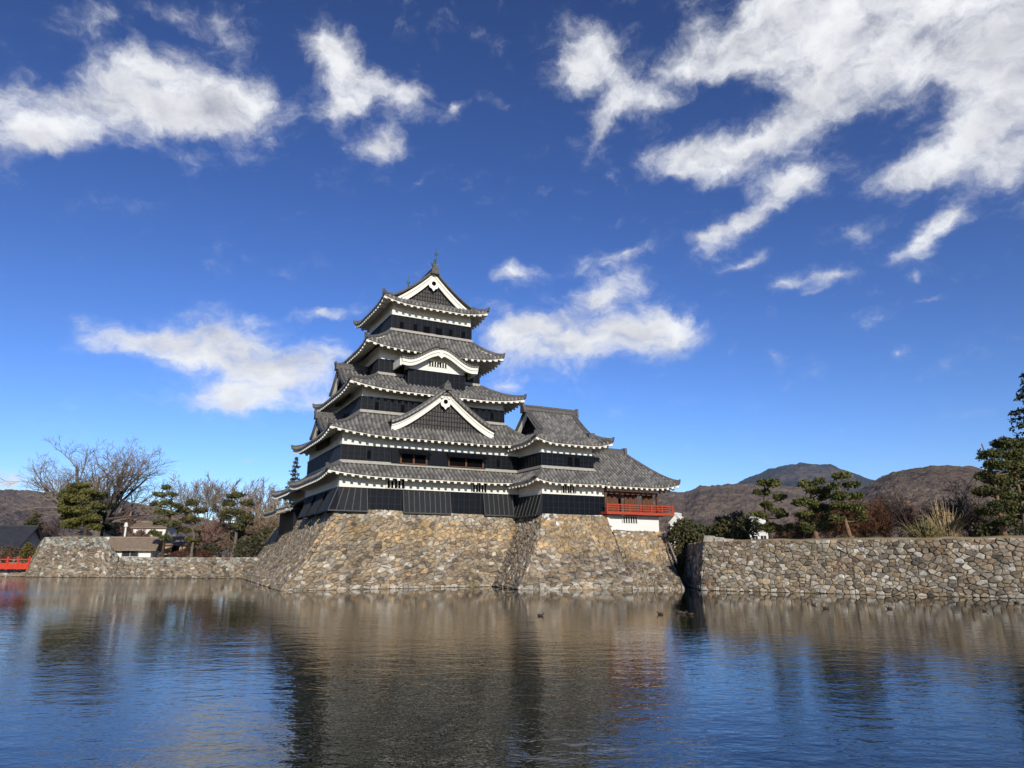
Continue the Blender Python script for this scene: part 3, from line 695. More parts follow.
def fish(name, root, origin, x, y, z, sc_, face):
    """roof-end fish with its tail thrown up; face=+1 or -1 along depth"""
    m = MB(); P = [(0, .0, .0), (0, .12, .25), (0, .08, .55), (0, -.08, .85), (0, -.26, 1.1), (0, -.30, 1.35)]
    rr = [(.20, .24), (.23, .27), (.18, .22), (.12, .15), (.07, .09), (.03, .04)]
    m.tube([(x+p[0]*sc_, y+face*p[1]*sc_, z+p[2]*sc_) for p in P], [(a*sc_, b*sc_) for a, b in rr], 8, up=Vector((1, 0, 0)))
    for s in (-1, 1):
        m.hexa([(x-.03, y+face*-.3*sc_, z+1.22*sc_), (x+.03, y+face*-.3*sc_, z+1.22*sc_), (x+.03, y+face*-.26*sc_, z+1.36*sc_), (x-.03, y+face*-.26*sc_, z+1.36*sc_)],
               [(x-.03+s*.22*sc_, y+face*-.42*sc_, z+1.62*sc_), (x+.03+s*.22*sc_, y+face*-.42*sc_, z+1.62*sc_), (x+.02+s*.1*sc_, y+face*-.3*sc_, z+1.78*sc_), (x-.02+s*.1*sc_, y+face*-.3*sc_, z+1.78*sc_)])
        m.hexa([(x+s*.18*sc_, y+face*.02, z+.3*sc_), (x+s*.18*sc_, y+face*.12, z+.3*sc_), (x+s*.18*sc_, y+face*.12, z+.5*sc_), (x+s*.18*sc_, y+face*.02, z+.5*sc_)],
               [(x+s*.42*sc_, y+face*-.05, z+.45*sc_), (x+s*.42*sc_, y+face*.02, z+.45*sc_), (x+s*.40*sc_, y+face*.02, z+.6*sc_), (x+s*.40*sc_, y+face*-.05, z+.6*sc_)])
    m.tube([(x, y+face*-.36*sc_, z+1.6*sc_), (x, y+face*-.36*sc_, z+2.35*sc_)], .018, 5)
    return m.build(name, 'bronze', root, origin)
def irimoya(root, origin, x0, y0, x1, y1, z0, z1, g, over, gb, lift=.45, xf=None, ends='FB', name='roof', rows=12, board=.6, lattice='gable_lattice', openhole=False, curve=.34):
    """hip-and-gable roof, canonical: ridge along y, gables towards y0 (front) and y1 (back); gb = how far the gable sits behind the hip break"""
    Wd, D = x1-x0, y1-y0; Rr = Wd/2; k = curve
    def zd(d): t = d/Rr; return z0+(z1-z0)*((1-k)*t+k*t*t)
    WS = RoofSide((x0, y1), (0, -1), (1, 0), D, Rr, z0, z1, Rr, Rr, lift, k)
    ES = RoofSide((x1, y0), (0, 1), (-1, 0), D, Rr, z0, z1, Rr, Rr, lift, k)
    class End(RoofSide):
        def z(s, x, t): d = t*s.run; return zd(d)+s.lf(x)*max(0, 1-t*s.run/Rr)**1.5
    FS = End((x0, y0), (1, 0), (0, 1), Wd, g+gb, z0, zd(g+gb), g+gb, g+gb, lift, k); BS = End((x1, y1), (-1, 0), (0, -1), Wd, g+gb, z0, zd(g+gb), g+gb, g+gb, lift, k)
    mt, me = MB(xf), MB(xf)
    ov = .35
    for S in (WS, ES):
        tiles(mt, S, 0, g-ov, lambda x: x/Rr, 5)
        tiles(mt, S, g-ov, D-g+ov, lambda x: 1.0, rows)
        tiles(mt, S, D-g+ov, D, lambda x: (D-x)/Rr, 5)
    for S in (FS, BS): tiles(mt, S, rows=6)
    for S in (WS, ES, FS, BS):
        o_ = over/S.run
        T = RoofSide(tuple(S.P.xy), tuple(S.e.xy), tuple(S.n.xy), S.W, S.run, z0, S.z1, S.run if S in (FS, BS) else Rr, S.run if S in (FS, BS) else Rr, lift, k)
        T.z = S.z
        eaves(me, T, over)
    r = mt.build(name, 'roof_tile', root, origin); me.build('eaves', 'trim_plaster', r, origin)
    for S, key in ((FS, 'F'), (BS, 'B')):
        n_ = 6; ts = [i/n_ for i in range(n_+1)]
        for side in (0, 1):
            pts = [S.pos((S.iL*t) if side == 0 else S.W-S.iR*t, t) for t in ts]
            hip('h', pts, r, origin, xf=xf)
    c = (x0+x1)/2
    zb = zd(g); half = Rr-g
    cvh = z1-zb
    for key, yy, sgn in (('F', y0+g, 1), ('B', y1-g, -1)):
        if key not in ends: continue
        if sgn == 1: f = xf
        else:
            f0 = xf or (lambda x, y, z: (x, y, z)); f = (lambda x, y, z, f0=f0: f0(2*c-x, 2*((y0+y1)/2)-y, z))
        # concave edge must follow the slope of the roof: rebuild through the same curve
        global gable_curve
        old = gable_curve
        gable_curve = lambda half_, h_, k_=.2, n=14: [(half*i/n, zd(Rr-half*i/n)-zb) for i in range(n+1)]
        gable(r if False else root, origin, c, half, zb, cvh, y0+g if sgn == 1 else y0+g, y0+g+1.2, xf=f, board=board, over=ov, tiled=False, ridge=False, hole=not openhole, lattice=lattice, k=k, name='gable')
        gable_curve = old
    rd = MB(xf); ya, yb2 = y0+g-ov-.05, y1-g+ov+.05
    rd.box(c-.2, ya, z1-.06, c+.2, yb2, z1+.24); rd.box(c-.25, ya-.01, z1+.24, c+.25, yb2+.01, z1+.29); rd.tube([(c, ya-.03, z1+.35), (c, yb2+.03, z1+.35)], .14, 8)
    for yy, s in ((ya, -1), (yb2, 1)):
        rd.hexa([(c-.42, yy-.12, z1-.3), (c+.42, yy-.12, z1-.3), (c+.42, yy+.12, z1-.3), (c-.42, yy+.12, z1-.3)], [(c-.2, yy-.1+s*.12, z1+.55), (c+.2, yy-.1+s*.12, z1+.55), (c+.2, yy+.1+s*.12, z1+.55), (c-.2, yy+.1+s*.12, z1+.55)])
    for S in (WS, ES):                    # descending verge ridges
        for xx in (g-ov+.18, g-ov+.5, D-g+ov-.18, D-g+ov-.5):
            rd.tube([S.pos(xx, t, .12) for t in (g*.75/Rr, .3, .45, .6, .75, .9, 1)], .12, 6)
            p = S.pos(xx, g*.75/Rr, .12); rd.box(p[0]-.16, p[1]-.16, p[2]-.15, p[0]+.16, p[1]+.16, p[2]+.3)
    rd.build('main_ridge', 'ridge_tile', r, origin)
    return r

# ------------------------------------------------------------------ the great keep
keep = empty('castle_keep', W(0, 0, 0), TH); O0 = (0, 0, 0)
tag(keep, 'tall black and white castle keep with five tiers of curved grey tiled roofs', 'castle')
def storey(x0, y0, x1, y1, z0, z1, root=None, origin=O0):
    mb = MB(); mb.box(x0, y0, z0, x1, y1, z1); return mb.build('storey_wall', 'plaster', root or keep, origin)
LK = 16.6
storey(0, 0, LK, 13.0, 5.7, 9.3); storey(0.05, .05, LK-.05, 12.6, 9.3, 12.75)
storey(1.6, .5, 15.0, 10.9, 12.75, 16.6); storey(3.4, 2.05, 13.15, 9.6, 16.6, 20.7); storey(4.38, 1.95, 12.2, 9.1, 20.7, 25.2)
boarding(keep, O0, 0, 0, LK, 13.0, 5.95, 7.72, 'SW'); boarding(keep, O0, .05, .05, LK-.05, 12.6, 9.9, 11.18, 'SW')
boarding(keep, O0, 1.6, .5, 15.0, 10.9, 14.2, 15.45, 'SW', rails=1); boarding(keep, O0, 3.4, 2.05, 13.15, 9.6, 18.0, 19.35, 'SW', rails=1)
boarding(keep, O0, 4.38, 1.95, 12.2, 9.1, 22.2, 23.62, 'SW', rails=1, step=.56)
skirt(keep, O0, (-1.3, -1.3, LK+1.3, 14.3), (.05, .05, LK-.05, 12.6), 8.78, 9.72, 1.35, .38, rows=4)
skirt(keep, O0, (-1.35, -1.3, LK+1.35, 13.9), (1.6, .5, 15.0, 10.9), 12.12, 14.1, 1.35, .55, rows=7)
skirt(keep, O0, (.1, -1.0, LK-.1, 12.3), (3.4, 2.05, 13.15, 9.6), 16.15, 17.95, 1.5, .5, rows=7)
skirt(keep, O0, (1.65, .3, 14.95, 11.0), (4.38, 1.95, 12.2, 9.1), 20.25, 22.15, 1.7, .5, rows=7)
irimoya(keep, O0, 3.15, .72, 13.45, 10.3, 24.68, 28.65, 1.35, 1.2, .55, lift=.5, board=.84, curve=.42)
gable(keep, O0, 8.65, 4.75, 13.05, 3.55, -.72, 2.2, board=.78, over=.45)
WX = lambda x, y, z: (y, -x, z)            # canonical front faces west: x across = -b, y depth = a
gable(keep, O0, -6.3, 2.3, 12.75, 1.7, -.55, 2.2, xf=WX, board=.5, over=.3)
gable(keep, O0, -5.6, 2.5, 16.9, 2.1, .85, 4.0, xf=WX, board=.5, over=.3)
fish('roof_fish', keep, O0, 8.3, 1.85, 28.95, .85, 1); fish('roof_fish', keep, O0, 8.3, 9.1, 28.95, .85, -1)
# curved cusped gable over a boarded bay on the fourth tier
def bell(x, half, h):                      # flat ends, full round middle
    q = abs(x)/half; return h*(math.cos(min(1, q/.86)*math.pi)*.5+.5)+(.06*((q-.86)/.14) if q > .86 else 0)
bayx0, bayx1, bayf = 5.75, 11.1, .75
mb = MB(); mb.box(bayx0, bayf, 18.2, bayx1, 2.2, 19.3)
cxk, hk, zk, hh_ = 8.42, 3.62, 18.98, 1.28
N_ = 28; cvk = [(-hk+2*hk*i/N_, bell(-hk+2*hk*i/N_, hk, hh_)) for i in range(N_+1)]
ids = [mb.add((cxk+x, bayf+.02, zk+z-.1)) for x, z in cvk if abs(x) < 2.7]
lo = [mb.add((bayx0+.02, bayf+.02, 18.3)), mb.add((bayx1-.02, bayf+.02, 18.3))]
mb.face([lo[0]]+ids+[lo[1]])
bay = mb.build('cusped_gable', 'plaster', keep, O0)
boarding(keep, O0, bayx0, bayf, bayx1, 2.0, 17.05, 18.42, 'SW', out=.06, rails=1)
slit_window(keep, O0, 7.5, 9.4, 18.95, 19.42, bayf+.02, 7)
tm, bd, edge_ = MB(), MB(), MB(); f0, bk = -.25, 3.4
nn_ = round((bk-f0)/PITCHT); prev = None; pw = (bk-f0)/nn_
for y, h in [((i+f)*pw, hh) for i in range(nn_) for f, hh in PROF]+[(bk-f0, 0)]:
    ids = [tm.add((cxk+x*1.02, f0+y, zk+z+.22+h)) for x, z in cvk]; uvs = [(y/pw+.13, i*.8) for i in range(N_+1)]
    if prev:
        for i in range(N_): tm.face((prev[0][i], ids[i], ids[i+1], prev[0][i+1]), (prev[1][i], uvs[i], uvs[i+1], prev[1][i+1]))
    prev = (ids, uvs)
for i in range(N_):
    (x0, z0), (x1, z1) = cvk[i], cvk[i+1]
    tm.poly([(cxk+x0*1.02, f0, zk+z0+.26), (cxk+x1*1.02, f0, zk+z1+.26), (cxk+x1*1.02, f0, zk+z1+.07), (cxk+x0*1.02, f0, zk+z0+.07)])
    for (d0, d1, y0, y1) in ((.06, -.17, f0+.03, f0+.3), (-.19, -.46, f0+.12, f0+.3)):
        p = [(cxk+x0, zk+z0+d0), (cxk+x1, zk+z1+d0), (cxk+x1, zk+z1+d1), (cxk+x0, zk+z0+d1)]
        bd.hexa([(x, y1, z) for x, z in p], [(x, y0, z) for x, z in p])
    bd.poly([(cxk+x0, f0+.3, zk+z0+.05), (cxk+x1, f0+.3, zk+z1+.05), (cxk+x1, 2.2, zk+z1+.05), (cxk+x0, 2.2, zk+z0+.05)])
for s in (-1, 1): bd.box(cxk+s*hk-.12, f0+.3, zk-.45, cxk+s*hk+.02, 2.0, zk+.2)
pend = [(0, .3), (.35, .1), (.5, -.12), (.25, -.2), (0, -.42), (-.25, -.2), (-.5, -.12), (-.35, .1)]
bd.hexa([(cxk+x*.8, f0+.1, zk+hh_-.38+z*.8) for x, z in pend], [(cxk+x*.8, f0+.02, zk+hh_-.38+z*.8) for x, z in pend])
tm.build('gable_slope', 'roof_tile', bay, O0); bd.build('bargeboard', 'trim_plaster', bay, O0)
rdg = MB(); rdg.tube([(cxk, f0-.05, zk+hh_+.42), (cxk, 2.6, zk+hh_+.42)], .17, 8); rdg.box(cxk-.3, f0-.14, zk+hh_+.2, cxk+.3, f0+.06, zk+hh_+.68); rdg.box(cxk-.14, f0-.12, zk+hh_+.68, cxk+.14, f0+.04, zk+hh_+.85)
for s in (-1, 1): rdg.tube([(cxk+x*1.02, f0+.14, zk+z+.34) for x, z in cvk], .09, 6)
rdg.build('gable_ridge', 'ridge_tile', bay, O0)
# first storey: chutes, slits
def front_chute(root, origin, x0, x1, y, n, zt=7.74, zb=5.9, o=.45):
    chute(root, origin, (x0, y-.09, zt), (x1, y-.09, zt), (x0, y-o, zb), (x1, y-o, zb), n=n)
chute(keep, O0, (-.12, -.12, 7.74), (2.25, -.12, 7.74), (-.95, -.75, 5.9), (2.25, -.6, 5.9), n=5)
chute(keep, O0, (-.12, 2.4, 7.74), (-.12, -.12, 7.74), (-.95, 2.4, 5.85), (-.95, -.75, 5.9), n=5, mat='lacquer', bmat='lacquer_batten')
for y0, y1 in ((3.8, 6.4), (8.0, 10.6)): chute(keep, O0, (-.12, y1, 7.74), (-.12, y0, 7.74), (-.95, y1, 5.85), (-.95, y0, 5.85), n=5, mat='lacquer', bmat='lacquer_batten')
front_chute(keep, O0, 5.35, 9.55, 0, 9); front_chute(keep, O0, 12.75, 15.6, 0, 6)
for x0, x1 in ((3.85, 5.55), (11.65, 13.15)): slit_window(keep, O0, x0, x1, 7.86, 8.62, 0, 5)
# second storey: long openings with propped top-hung shutters
def propped(root, origin, x0, x1, z0, z1, y, posts=2):
    mb = MB(); mb.box(x0, y-.10, z0, x1, y+.02, z1); wn = mb.build('shutter_window', 'dark_void', root, origin)
    ps = MB()
    for i in range(posts+1):
        x = x0+.08+(x1-x0-.16)*i/posts; ps.box(x-.07, y-.17, z0, x+.07, y-.101, z1)
    ps.box(x0, y-.165, z0-.06, x1, y-.10, z0+.02); ps.build('post', 'brown_wood', wn, origin)
    s = MB(); s.slab([(x0-.1, y-.85, z1-.42), (x1+.1, y-.85, z1-.42), (x1+.1, y-.12, z1+.06), (x0-.1, y-.12, z1+.06)], .05); sh_ = s.build('shutter', 'lacquer', wn, origin)
    s2 = MB(); n = max(2, round((x1-x0)/.6))
    for i in range(n+1):
        x = x0-.08+(x1-x0+.16)*i/n; s2.slab([(x-.03, y-.86, z1-.39), (x+.03, y-.86, z1-.39), (x+.03, y-.12, z1+.10), (x-.03, y-.12, z1+.10)], .03)
    s2.build('batten', 'lacquer_batten', sh_, origin)
propped(keep, O0, 4.9, 7.35, 9.98, 11.1, -.1); propped(keep, O0, 9.25, 12.7, 9.98, 11.1, -.1)
mb = MB(); mb.box(4.2, -.16, 9.92, 12.9, .0, 11.2); mb.build('projecting_boards', 'lacquer', keep, O0)
# small shuttered lookouts in the boarding of the upper tiers
for x, y, z, s in ((2.9, .5, 14.75, .3), (5.2, .5, 14.75, .3), (13.8, .5, 14.9, .3), (5.3, 1.95, 22.75, .34), (6.6, 1.95, 22.75, .34), (7.7, 1.95, 22.7, .6), (8.9, 1.95, 22.7, .6), (10.1, 1.95, 22.75, .34), (11.4, 1.95, 22.75, .34), (2.3, .05, 10.5, .28), (14.2, .05, 10.5, .28)):
    mb = MB(); mb.box(x-s/2, y-.13, z-.3, x+s/2, y-.065, z+.35); mb.build('lookout', 'dark_void', keep, O0)
# two-storeyed rear wing running back along the west side
wing = empty('connecting_wing', W(1.2, 13.2, 5.6), TH); OW = (1.2, 13.2, 5.6)
tag(wing, 'lower connecting wing with dark boards behind the west side of the keep', 'castle wing')
storey(1.2, 13.2, 8, 25.5, 5.6, 9.2, wing, OW); boarding(wing, OW, 1.2, 13.2, 8, 25.5, 5.7, 7.7, 'W')
skirt(wing, OW, (-.9, 14.5, 10, 26.9), (4.2, 18, 4.7, 22), 8.85, 11.6, 1.9, .4, course=False, rows=8)
mb = MB(); s = RoofSide((-2.0, 24.5), (0, -1), (1, 0), 8.0, 3.2, 6.75, 8.1, .0, .0, .12, .2); tiles(mb, s, rows=6)
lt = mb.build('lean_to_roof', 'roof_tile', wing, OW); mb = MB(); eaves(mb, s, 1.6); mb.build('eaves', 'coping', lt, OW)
mb = MB(); mb.box(-.3, 16.4, 4.6, 1.15, 24.2, 6.9); mb.build('lean_to_wall', 'lacquer', wing, OW)

# ------------------------------------------------------------------ corner turret
tur = empty('corner_turret', W(16.25, -4.3, 5.85), TH); OT = (16.25, -4.3, 5.85)
tag(tur, 'two storey black and white corner turret joined to the right of the keep', 'turret')
bT = -4.3
storey(16.3, bT, 22.7, 1.8, 5.75, 9.2, tur, OT); storey(16.3, bT+.03, 21.55, 1.7, 9.2, 12.6, tur, OT)
boarding(tur, OT, 16.3, bT, 22.6, 1.8, 5.9, 7.5, 'S'); boarding(tur, OT, 16.3, bT+.03, 21.55, 1.7, 9.86, 11.05, 'SW')
chute(tur, OT, (16.2, -.15, 7.52), (16.2, bT-.1, 7.52), (15.6, -.15, 5.75), (15.6, bT-.1, 5.75), n=7)
slit_window(tur, OT, 18.2, 19.6, 7.72, 8.42, bT, 5)
skirt(tur, OT, (15.0, -5.6, 22.55, 3.1), (16.3, bT, 21.55, 1.8), 8.6, 9.72, 1.3, .35, sides='SW', rows=4)
RX = lambda x, y, z: (y, -x, z)
# ridge along a: canonical y -> a, x -> -b
irimoya(tur, OT, -3.0, 15.0, 5.6, 22.95, 11.98, 15.45, 1.55, 1.25, .3, lift=.45, xf=RX, board=.5, lattice='dark_void', openhole=True, curve=.3)
for k in range(2): mb = MB(); mb.box(18.9+k*.75, bT-.12, 10.15, 19.35+k*.75, bT-.04, 10.85); mb.build('lookout', 'dark_void', tur, OT)
# ------------------------------------------------------------------ moon-viewing wing with the red railing
moon = empty('railed_wing', W(22.75, -4.3, 4.5), TH); OM = (22.75, -4.3, 4.5)
tag(moon, 'single storey brown timber wing with red railing and big hipped tile roof', 'pavilion')
mb = MB(); mb.box(22.8, bT-.02, 4.5, 28.75, 1.6, 5.95); mb.build('base_wall', 'white_wall', moon, OM)
slit_window(moon, OM, 24.55, 26.3, 5.3, 5.88, bT-.02, 6)
mb = MB(); mb.hexa([(22.1, bT-.5, 5.35), (23.2, bT-.5, 4.9), (23.2, bT, 4.9), (22.1, bT, 5.35)], [(21.4, bT-.25, 5.86), (23.0, bT-.15, 5.95), (23.0, bT, 5.95), (21.4, bT, 5.86)]); mb.build('plaster_skirt', 'white_wall', moon, OM)
mb = MB(); mb.box(22.75, bT, 8.05, 28.75, 1.6, 9.0); mb.build('upper_wall', 'plaster', moon, OM)
mb = MB(); mb.box(22.75, bT-.02, 7.85, 28.8, bT+.1, 8.1); mb.box(22.75, bT-.06, 5.95, 22.95, bT+.14, 8.75)
for x in (28.62,): mb.box(x, bT-.03, 5.95, x+.18, bT+.15, 8.05)
mb.box(28.62, 1.4, 5.95, 28.8, 1.58, 8.05); mb.build('timber_frame', 'brown_wood', moon, OM)
for (x0, x1) in ((22.96, 24.62), (25.35, 26.75), (27.4, 28.61)):
    p = MB(); p.box(x0, bT+.55, 6.0, x1, bT+.64, 8.06)
    n = max(3, round((x1-x0)/.22))
    for i in range(n+1): xx = x0+.02+(x1-x0-.06)*i/n; p.box(xx, bT+.515, 6.02, xx+.035, bT+.549, 8.05)
    p.build('timber_panel', 'brown_wood', moon, OM)
mb = MB(); mb.box(22.95, bT+.6, 5.93, 28.6, 1.5, 5.98); mb.build('inner_floor', 'brown_wood', moon, OM)
mb = MB(); mb.box(23.0, 1.3, 5.98, 24.3, 1.4, 8.0); mb.box(26.0, 1.3, 5.98, 26.6, 1.4, 8.0); mb.box(24.3, 1.3, 7.7, 26.0, 1.4, 8.0); mb.build('inner_wall', 'brown_wood', moon, OM)
mb = MB(); mb.box(26.6, 1.3, 5.98, 28.55, 1.4, 8.0); mb.build('inner_wall', 'dark_void', moon, OM)
r1, x0, x1, y0 = MB(), 22.25, 29.75, bT-1.0
r1.box(x0, y0, 6.0, x1, bT-.03, 6.22); r1.box(28.81, bT-.031, 6.0, x1, 2.0, 6.219)
deck = r1.build('balcony_deck', 'red_paint', moon, OM)
rl = MB()
for z, h in ((6.42, .07), (6.62, .06), (6.83, .09)):
    rl.box(x0+.02, y0+.02, z-h/2, x1+.1, y0+.11, z+h/2); rl.box(x1-.12, y0+.111, z-h/2, x1-.03, 2.0, z+h/2)
for i in range(7):
    x = x0+.06+(x1-x0-.16)*i/6; rl.box(x-.05, y0+.005, 6.2, x+.05, y0+.125, 6.92)
for i in range(1, 5): y = y0+.06+i*1.5; rl.box(x1-.135, y-.05, 6.2, x1-.015, y+.05, 6.92)
rl.build('railing', 'red_paint', deck, OM)
S_ = RoofSide((21.6, -5.6), (1, 0), (0, 1), 8.75, 4.3, 8.6, 12.05, 0, 3.1, .42, .12)
S_.lf = lambda x, S_=S_: .42*max(0, (x/8.75-.6)/.4)**2.4
E_ = RoofSide((30.35, -5.6), (0, 1), (-1, 0), 8.6, 3.1, 8.6, 12.05, 4.3, 4.3, .42, .12)
N2 = RoofSide((30.35, 3.0), (-1, 0), (0, -1), 8.75, 4.3, 8.6, 12.05, 3.1, 0, .42, .12)
N2.lf = lambda x: .42*max(0, ((8.75-x)/8.75-.6)/.4)**2.4
mt, me = MB(), MB()
for s in (S_, E_, N2): tiles(mt, s, rows=14)
eaves(me, S_, 1.3); eaves(me, E_, 1.55); eaves(me, N2, 1.3)
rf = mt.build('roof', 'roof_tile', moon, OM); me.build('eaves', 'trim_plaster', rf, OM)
hip('h', [E_.pos(E_.iL*t, t) for t in (0, .1, .2, .35, .5, .7, .85, 1)], rf, OM); hip('h', [N2.pos(3.1*t, t) for t in (0, .1, .2, .35, .5, .7, .85, 1)], rf, OM)
mb = MB(); mb.box(21.6, -1.5, 11.95, 27.4, -1.1, 12.32); mb.tube([(21.6, -1.3, 12.4), (27.45, -1.3, 12.4)], .15, 8); mb.box(27.2, -1.62, 11.9, 27.5, -.98, 12.62); mb.build('main_ridge', 'ridge_tile', rf, OM)

# ------------------------------------------------------------------ hills and mountain
def lut(tab, x):
    if x <= tab[0][0]: return tab[0][1]
    for (a, p), (b, q) in zip(tab, tab[1:]):
        if x <= b: t = (x-a)/(b-a); return p+(q-p)*t
    return tab[-1][1]
def hill(name, sky, r_foot, r_ridge, mat, step=.085, rows=110, rough=.10, jag=4, seed=0, zfoot=2.0, fr=.0022, jf=.06):
    tab = []
    for u, v in sky:
        d = px_dir(u, v); tab.append((math.degrees(math.atan2(d.x, d.y)), d.z/math.hypot(d.x, d.y)*r_ridge))
    a0, a1 = tab[0][0], tab[-1][0]; n = int((a1-a0)/step)
    mb = MB(); prev = None
    for i in range(n+1):
        a = a0+(a1-a0)*i/n; H = lut(tab, a); ids = []
        for k in range(rows+7):
            t = k/rows; r = r_foot+(r_ridge-r_foot)*t
            x, y = r*math.sin(R(a)), r*math.cos(R(a))
            sh = min(1, t)**.85 if t <= 1 else max(.55, 1-(t-1)*1.6)
            nz = noise.fractal(Vector((x*fr, y*fr, seed)), 1.0, 2.1, 5)
            tj = noise.fractal(Vector((x*jf, y*jf, seed+5)), .9, 2.2, 3)
            env = 4*t*(1-t) if t < 1 else 0
            z = zfoot+H*sh+H*rough*nz*(env+.12)+jag*tj*(.35 if t < .05 else 1)
            ids.append(mb.add((x, y, z if k else -2)))
        if prev:
            for k in range(rows+6): mb.face((prev[k], ids[k], ids[k+1], prev[k+1]))
        prev = ids
    o = mb.build(name, mat, smooth=False); o['kind'] = 'structure'; return o
hill('left_hill', [(-260, 470), (-120, 482), (-20, 490), (15, 489), (40, 491), (70, 496), (110, 500), (150, 507), (200, 518), (270, 533), (340, 548), (400, 556)], 700, 1900, 'winter_wood_left', seed=1, jag=6, jf=.05)
hill('middle_hill', [(560, 510), (620, 498), (657, 491), (672, 490.5), (684, 492), (700, 486), (735, 484), (760, 485), (782, 486.5), (805, 490), (860, 497), (930, 510), (1000, 525)], 1100, 3000, 'winter_wood', seed=2, jag=8, jf=.035)
hill('right_hill', [(800, 520), (845, 500), (868, 487), (880, 480), (893, 474), (921, 469), (931, 467), (967, 467), (985, 470), (1024, 474), (1100, 470), (1250, 480)], 500, 1500, 'winter_wood', seed=3, jag=3.5)
hill('far_mountain', [(600, 520), (690, 500), (735, 484), (750, 477), (775, 470), (790, 467), (800, 464.5), (815, 465.5), (830, 465), (841, 469.5), (853, 473.5), (867, 479), (878, 482), (930, 492), (1020, 505)], 4200, 7000, 'mountain_rock', step=.07, seed=4, jag=12, rough=.2, fr=.0009, jf=.016)

# ------------------------------------------------------------------ vegetation builders
def rnd_unit(r):
    while True:
        v = Vector((r.uniform(-1, 1), r.uniform(-1, 1), r.uniform(-1, 1)))
        if .05 < v.length < 1: return v.normalized()
def vary(r, c, f=.25): k = r.uniform(1-f, 1+f); return (c[0]*k, c[1]*k*r.uniform(.95, 1.05), c[2]*k)
def tuft(mb, r, p, size, c, up=.5, n=3, thin=.22):
    """a spray of needles: a few narrow leaf blades fanning from one point"""
    for _ in range(n):
        d = (rnd_unit(r)+Vector((0, 0, up))).normalized()*size*r.uniform(.6, 1.1); s = d.cross(rnd_unit(r)).normalized()*size*thin
        mb.poly([p-s*.4, p+d*.5-s, p+d, p+d*.5+s], c)
def pine(name, label, base, h, pads, seed, trunk_r=.22, lean=(0, 0), bark='pine_bark', cols=((.105, .108, .030), (.07, .076, .022)), dens=190, tsize=.26, group=None, crook=.35, cat='pine tree'):
    r = random.Random(seed); root = empty(name, base); tag(root, label, cat, group)
    N_ = 8; path = []
    for i in range(N_+1):
        t = i/N_; path.append(Vector((lean[0]*t+crook*math.sin(t*5+seed)*t*.8, lean[1]*t+crook*.5*math.cos(t*4+seed)*t*.6, h*.96*t)))
    tr = MB(); tr.tube(path, [trunk_r*(1-.8*i/N_) for i in range(N_+1)], 8)
    tr.tube([(0, 0, -.3), (0, 0, .5)], [trunk_r*1.6, trunk_r], 8)
    cr = MB()
    for (x, z, rx, rz, y) in pads:
        c = Vector((x, y, z))
        ti = min(max((z-rx*.35)/h, .1), .97); k = ti*N_; i = min(int(k), N_-1); st = path[i].lerp(path[i+1], k-i)
        mid = st.lerp(c, .55)+Vector((0, 0, -.15)); tr.tube([st, mid, c+Vector((0, 0, -rz*.5))], [trunk_r*.35, trunk_r*.22, trunk_r*.1], 5)
        for _ in range(4):
            a = r.uniform(0, 6.28); tr.tube([mid, c+Vector((math.cos(a)*rx*.6, math.sin(a)*rx*.6, -rz*.3))], [trunk_r*.14, trunk_r*.05], 4)
        # each pad is itself a handful of smaller clumps
        sub = [(c, rx*.6, rz*.72)]+[(c+Vector((math.cos(a_)*rx*.58, math.sin(a_)*rx*.5, r.uniform(-.45, .25)*rz)), rx*r.uniform(.26, .42), rz*r.uniform(.34, .58)) for a_ in [r.uniform(0, 6.28) for _ in range(7)]]
        for (cc, sx_, sz_) in sub:
            m = int(dens*(sx_**2)*1.1)+12
            tint = vary(r, cols[r.random() < .4], .18)
            for _ in range(m):
                v = rnd_unit(r); q = r.uniform(.55, 1.0)
                p = cc+Vector((v.x*sx_*q, v.y*sx_*q, (v.z*.85+.1)*sz_*q))
                tuft(cr, r, p, tsize*r.uniform(.7, 1.2), vary(r, tint, .28), .7)
    tr.build('trunk', bark, root, (0, 0, 0), True)
    cr.build('crown', 'leaf', root)
    return root
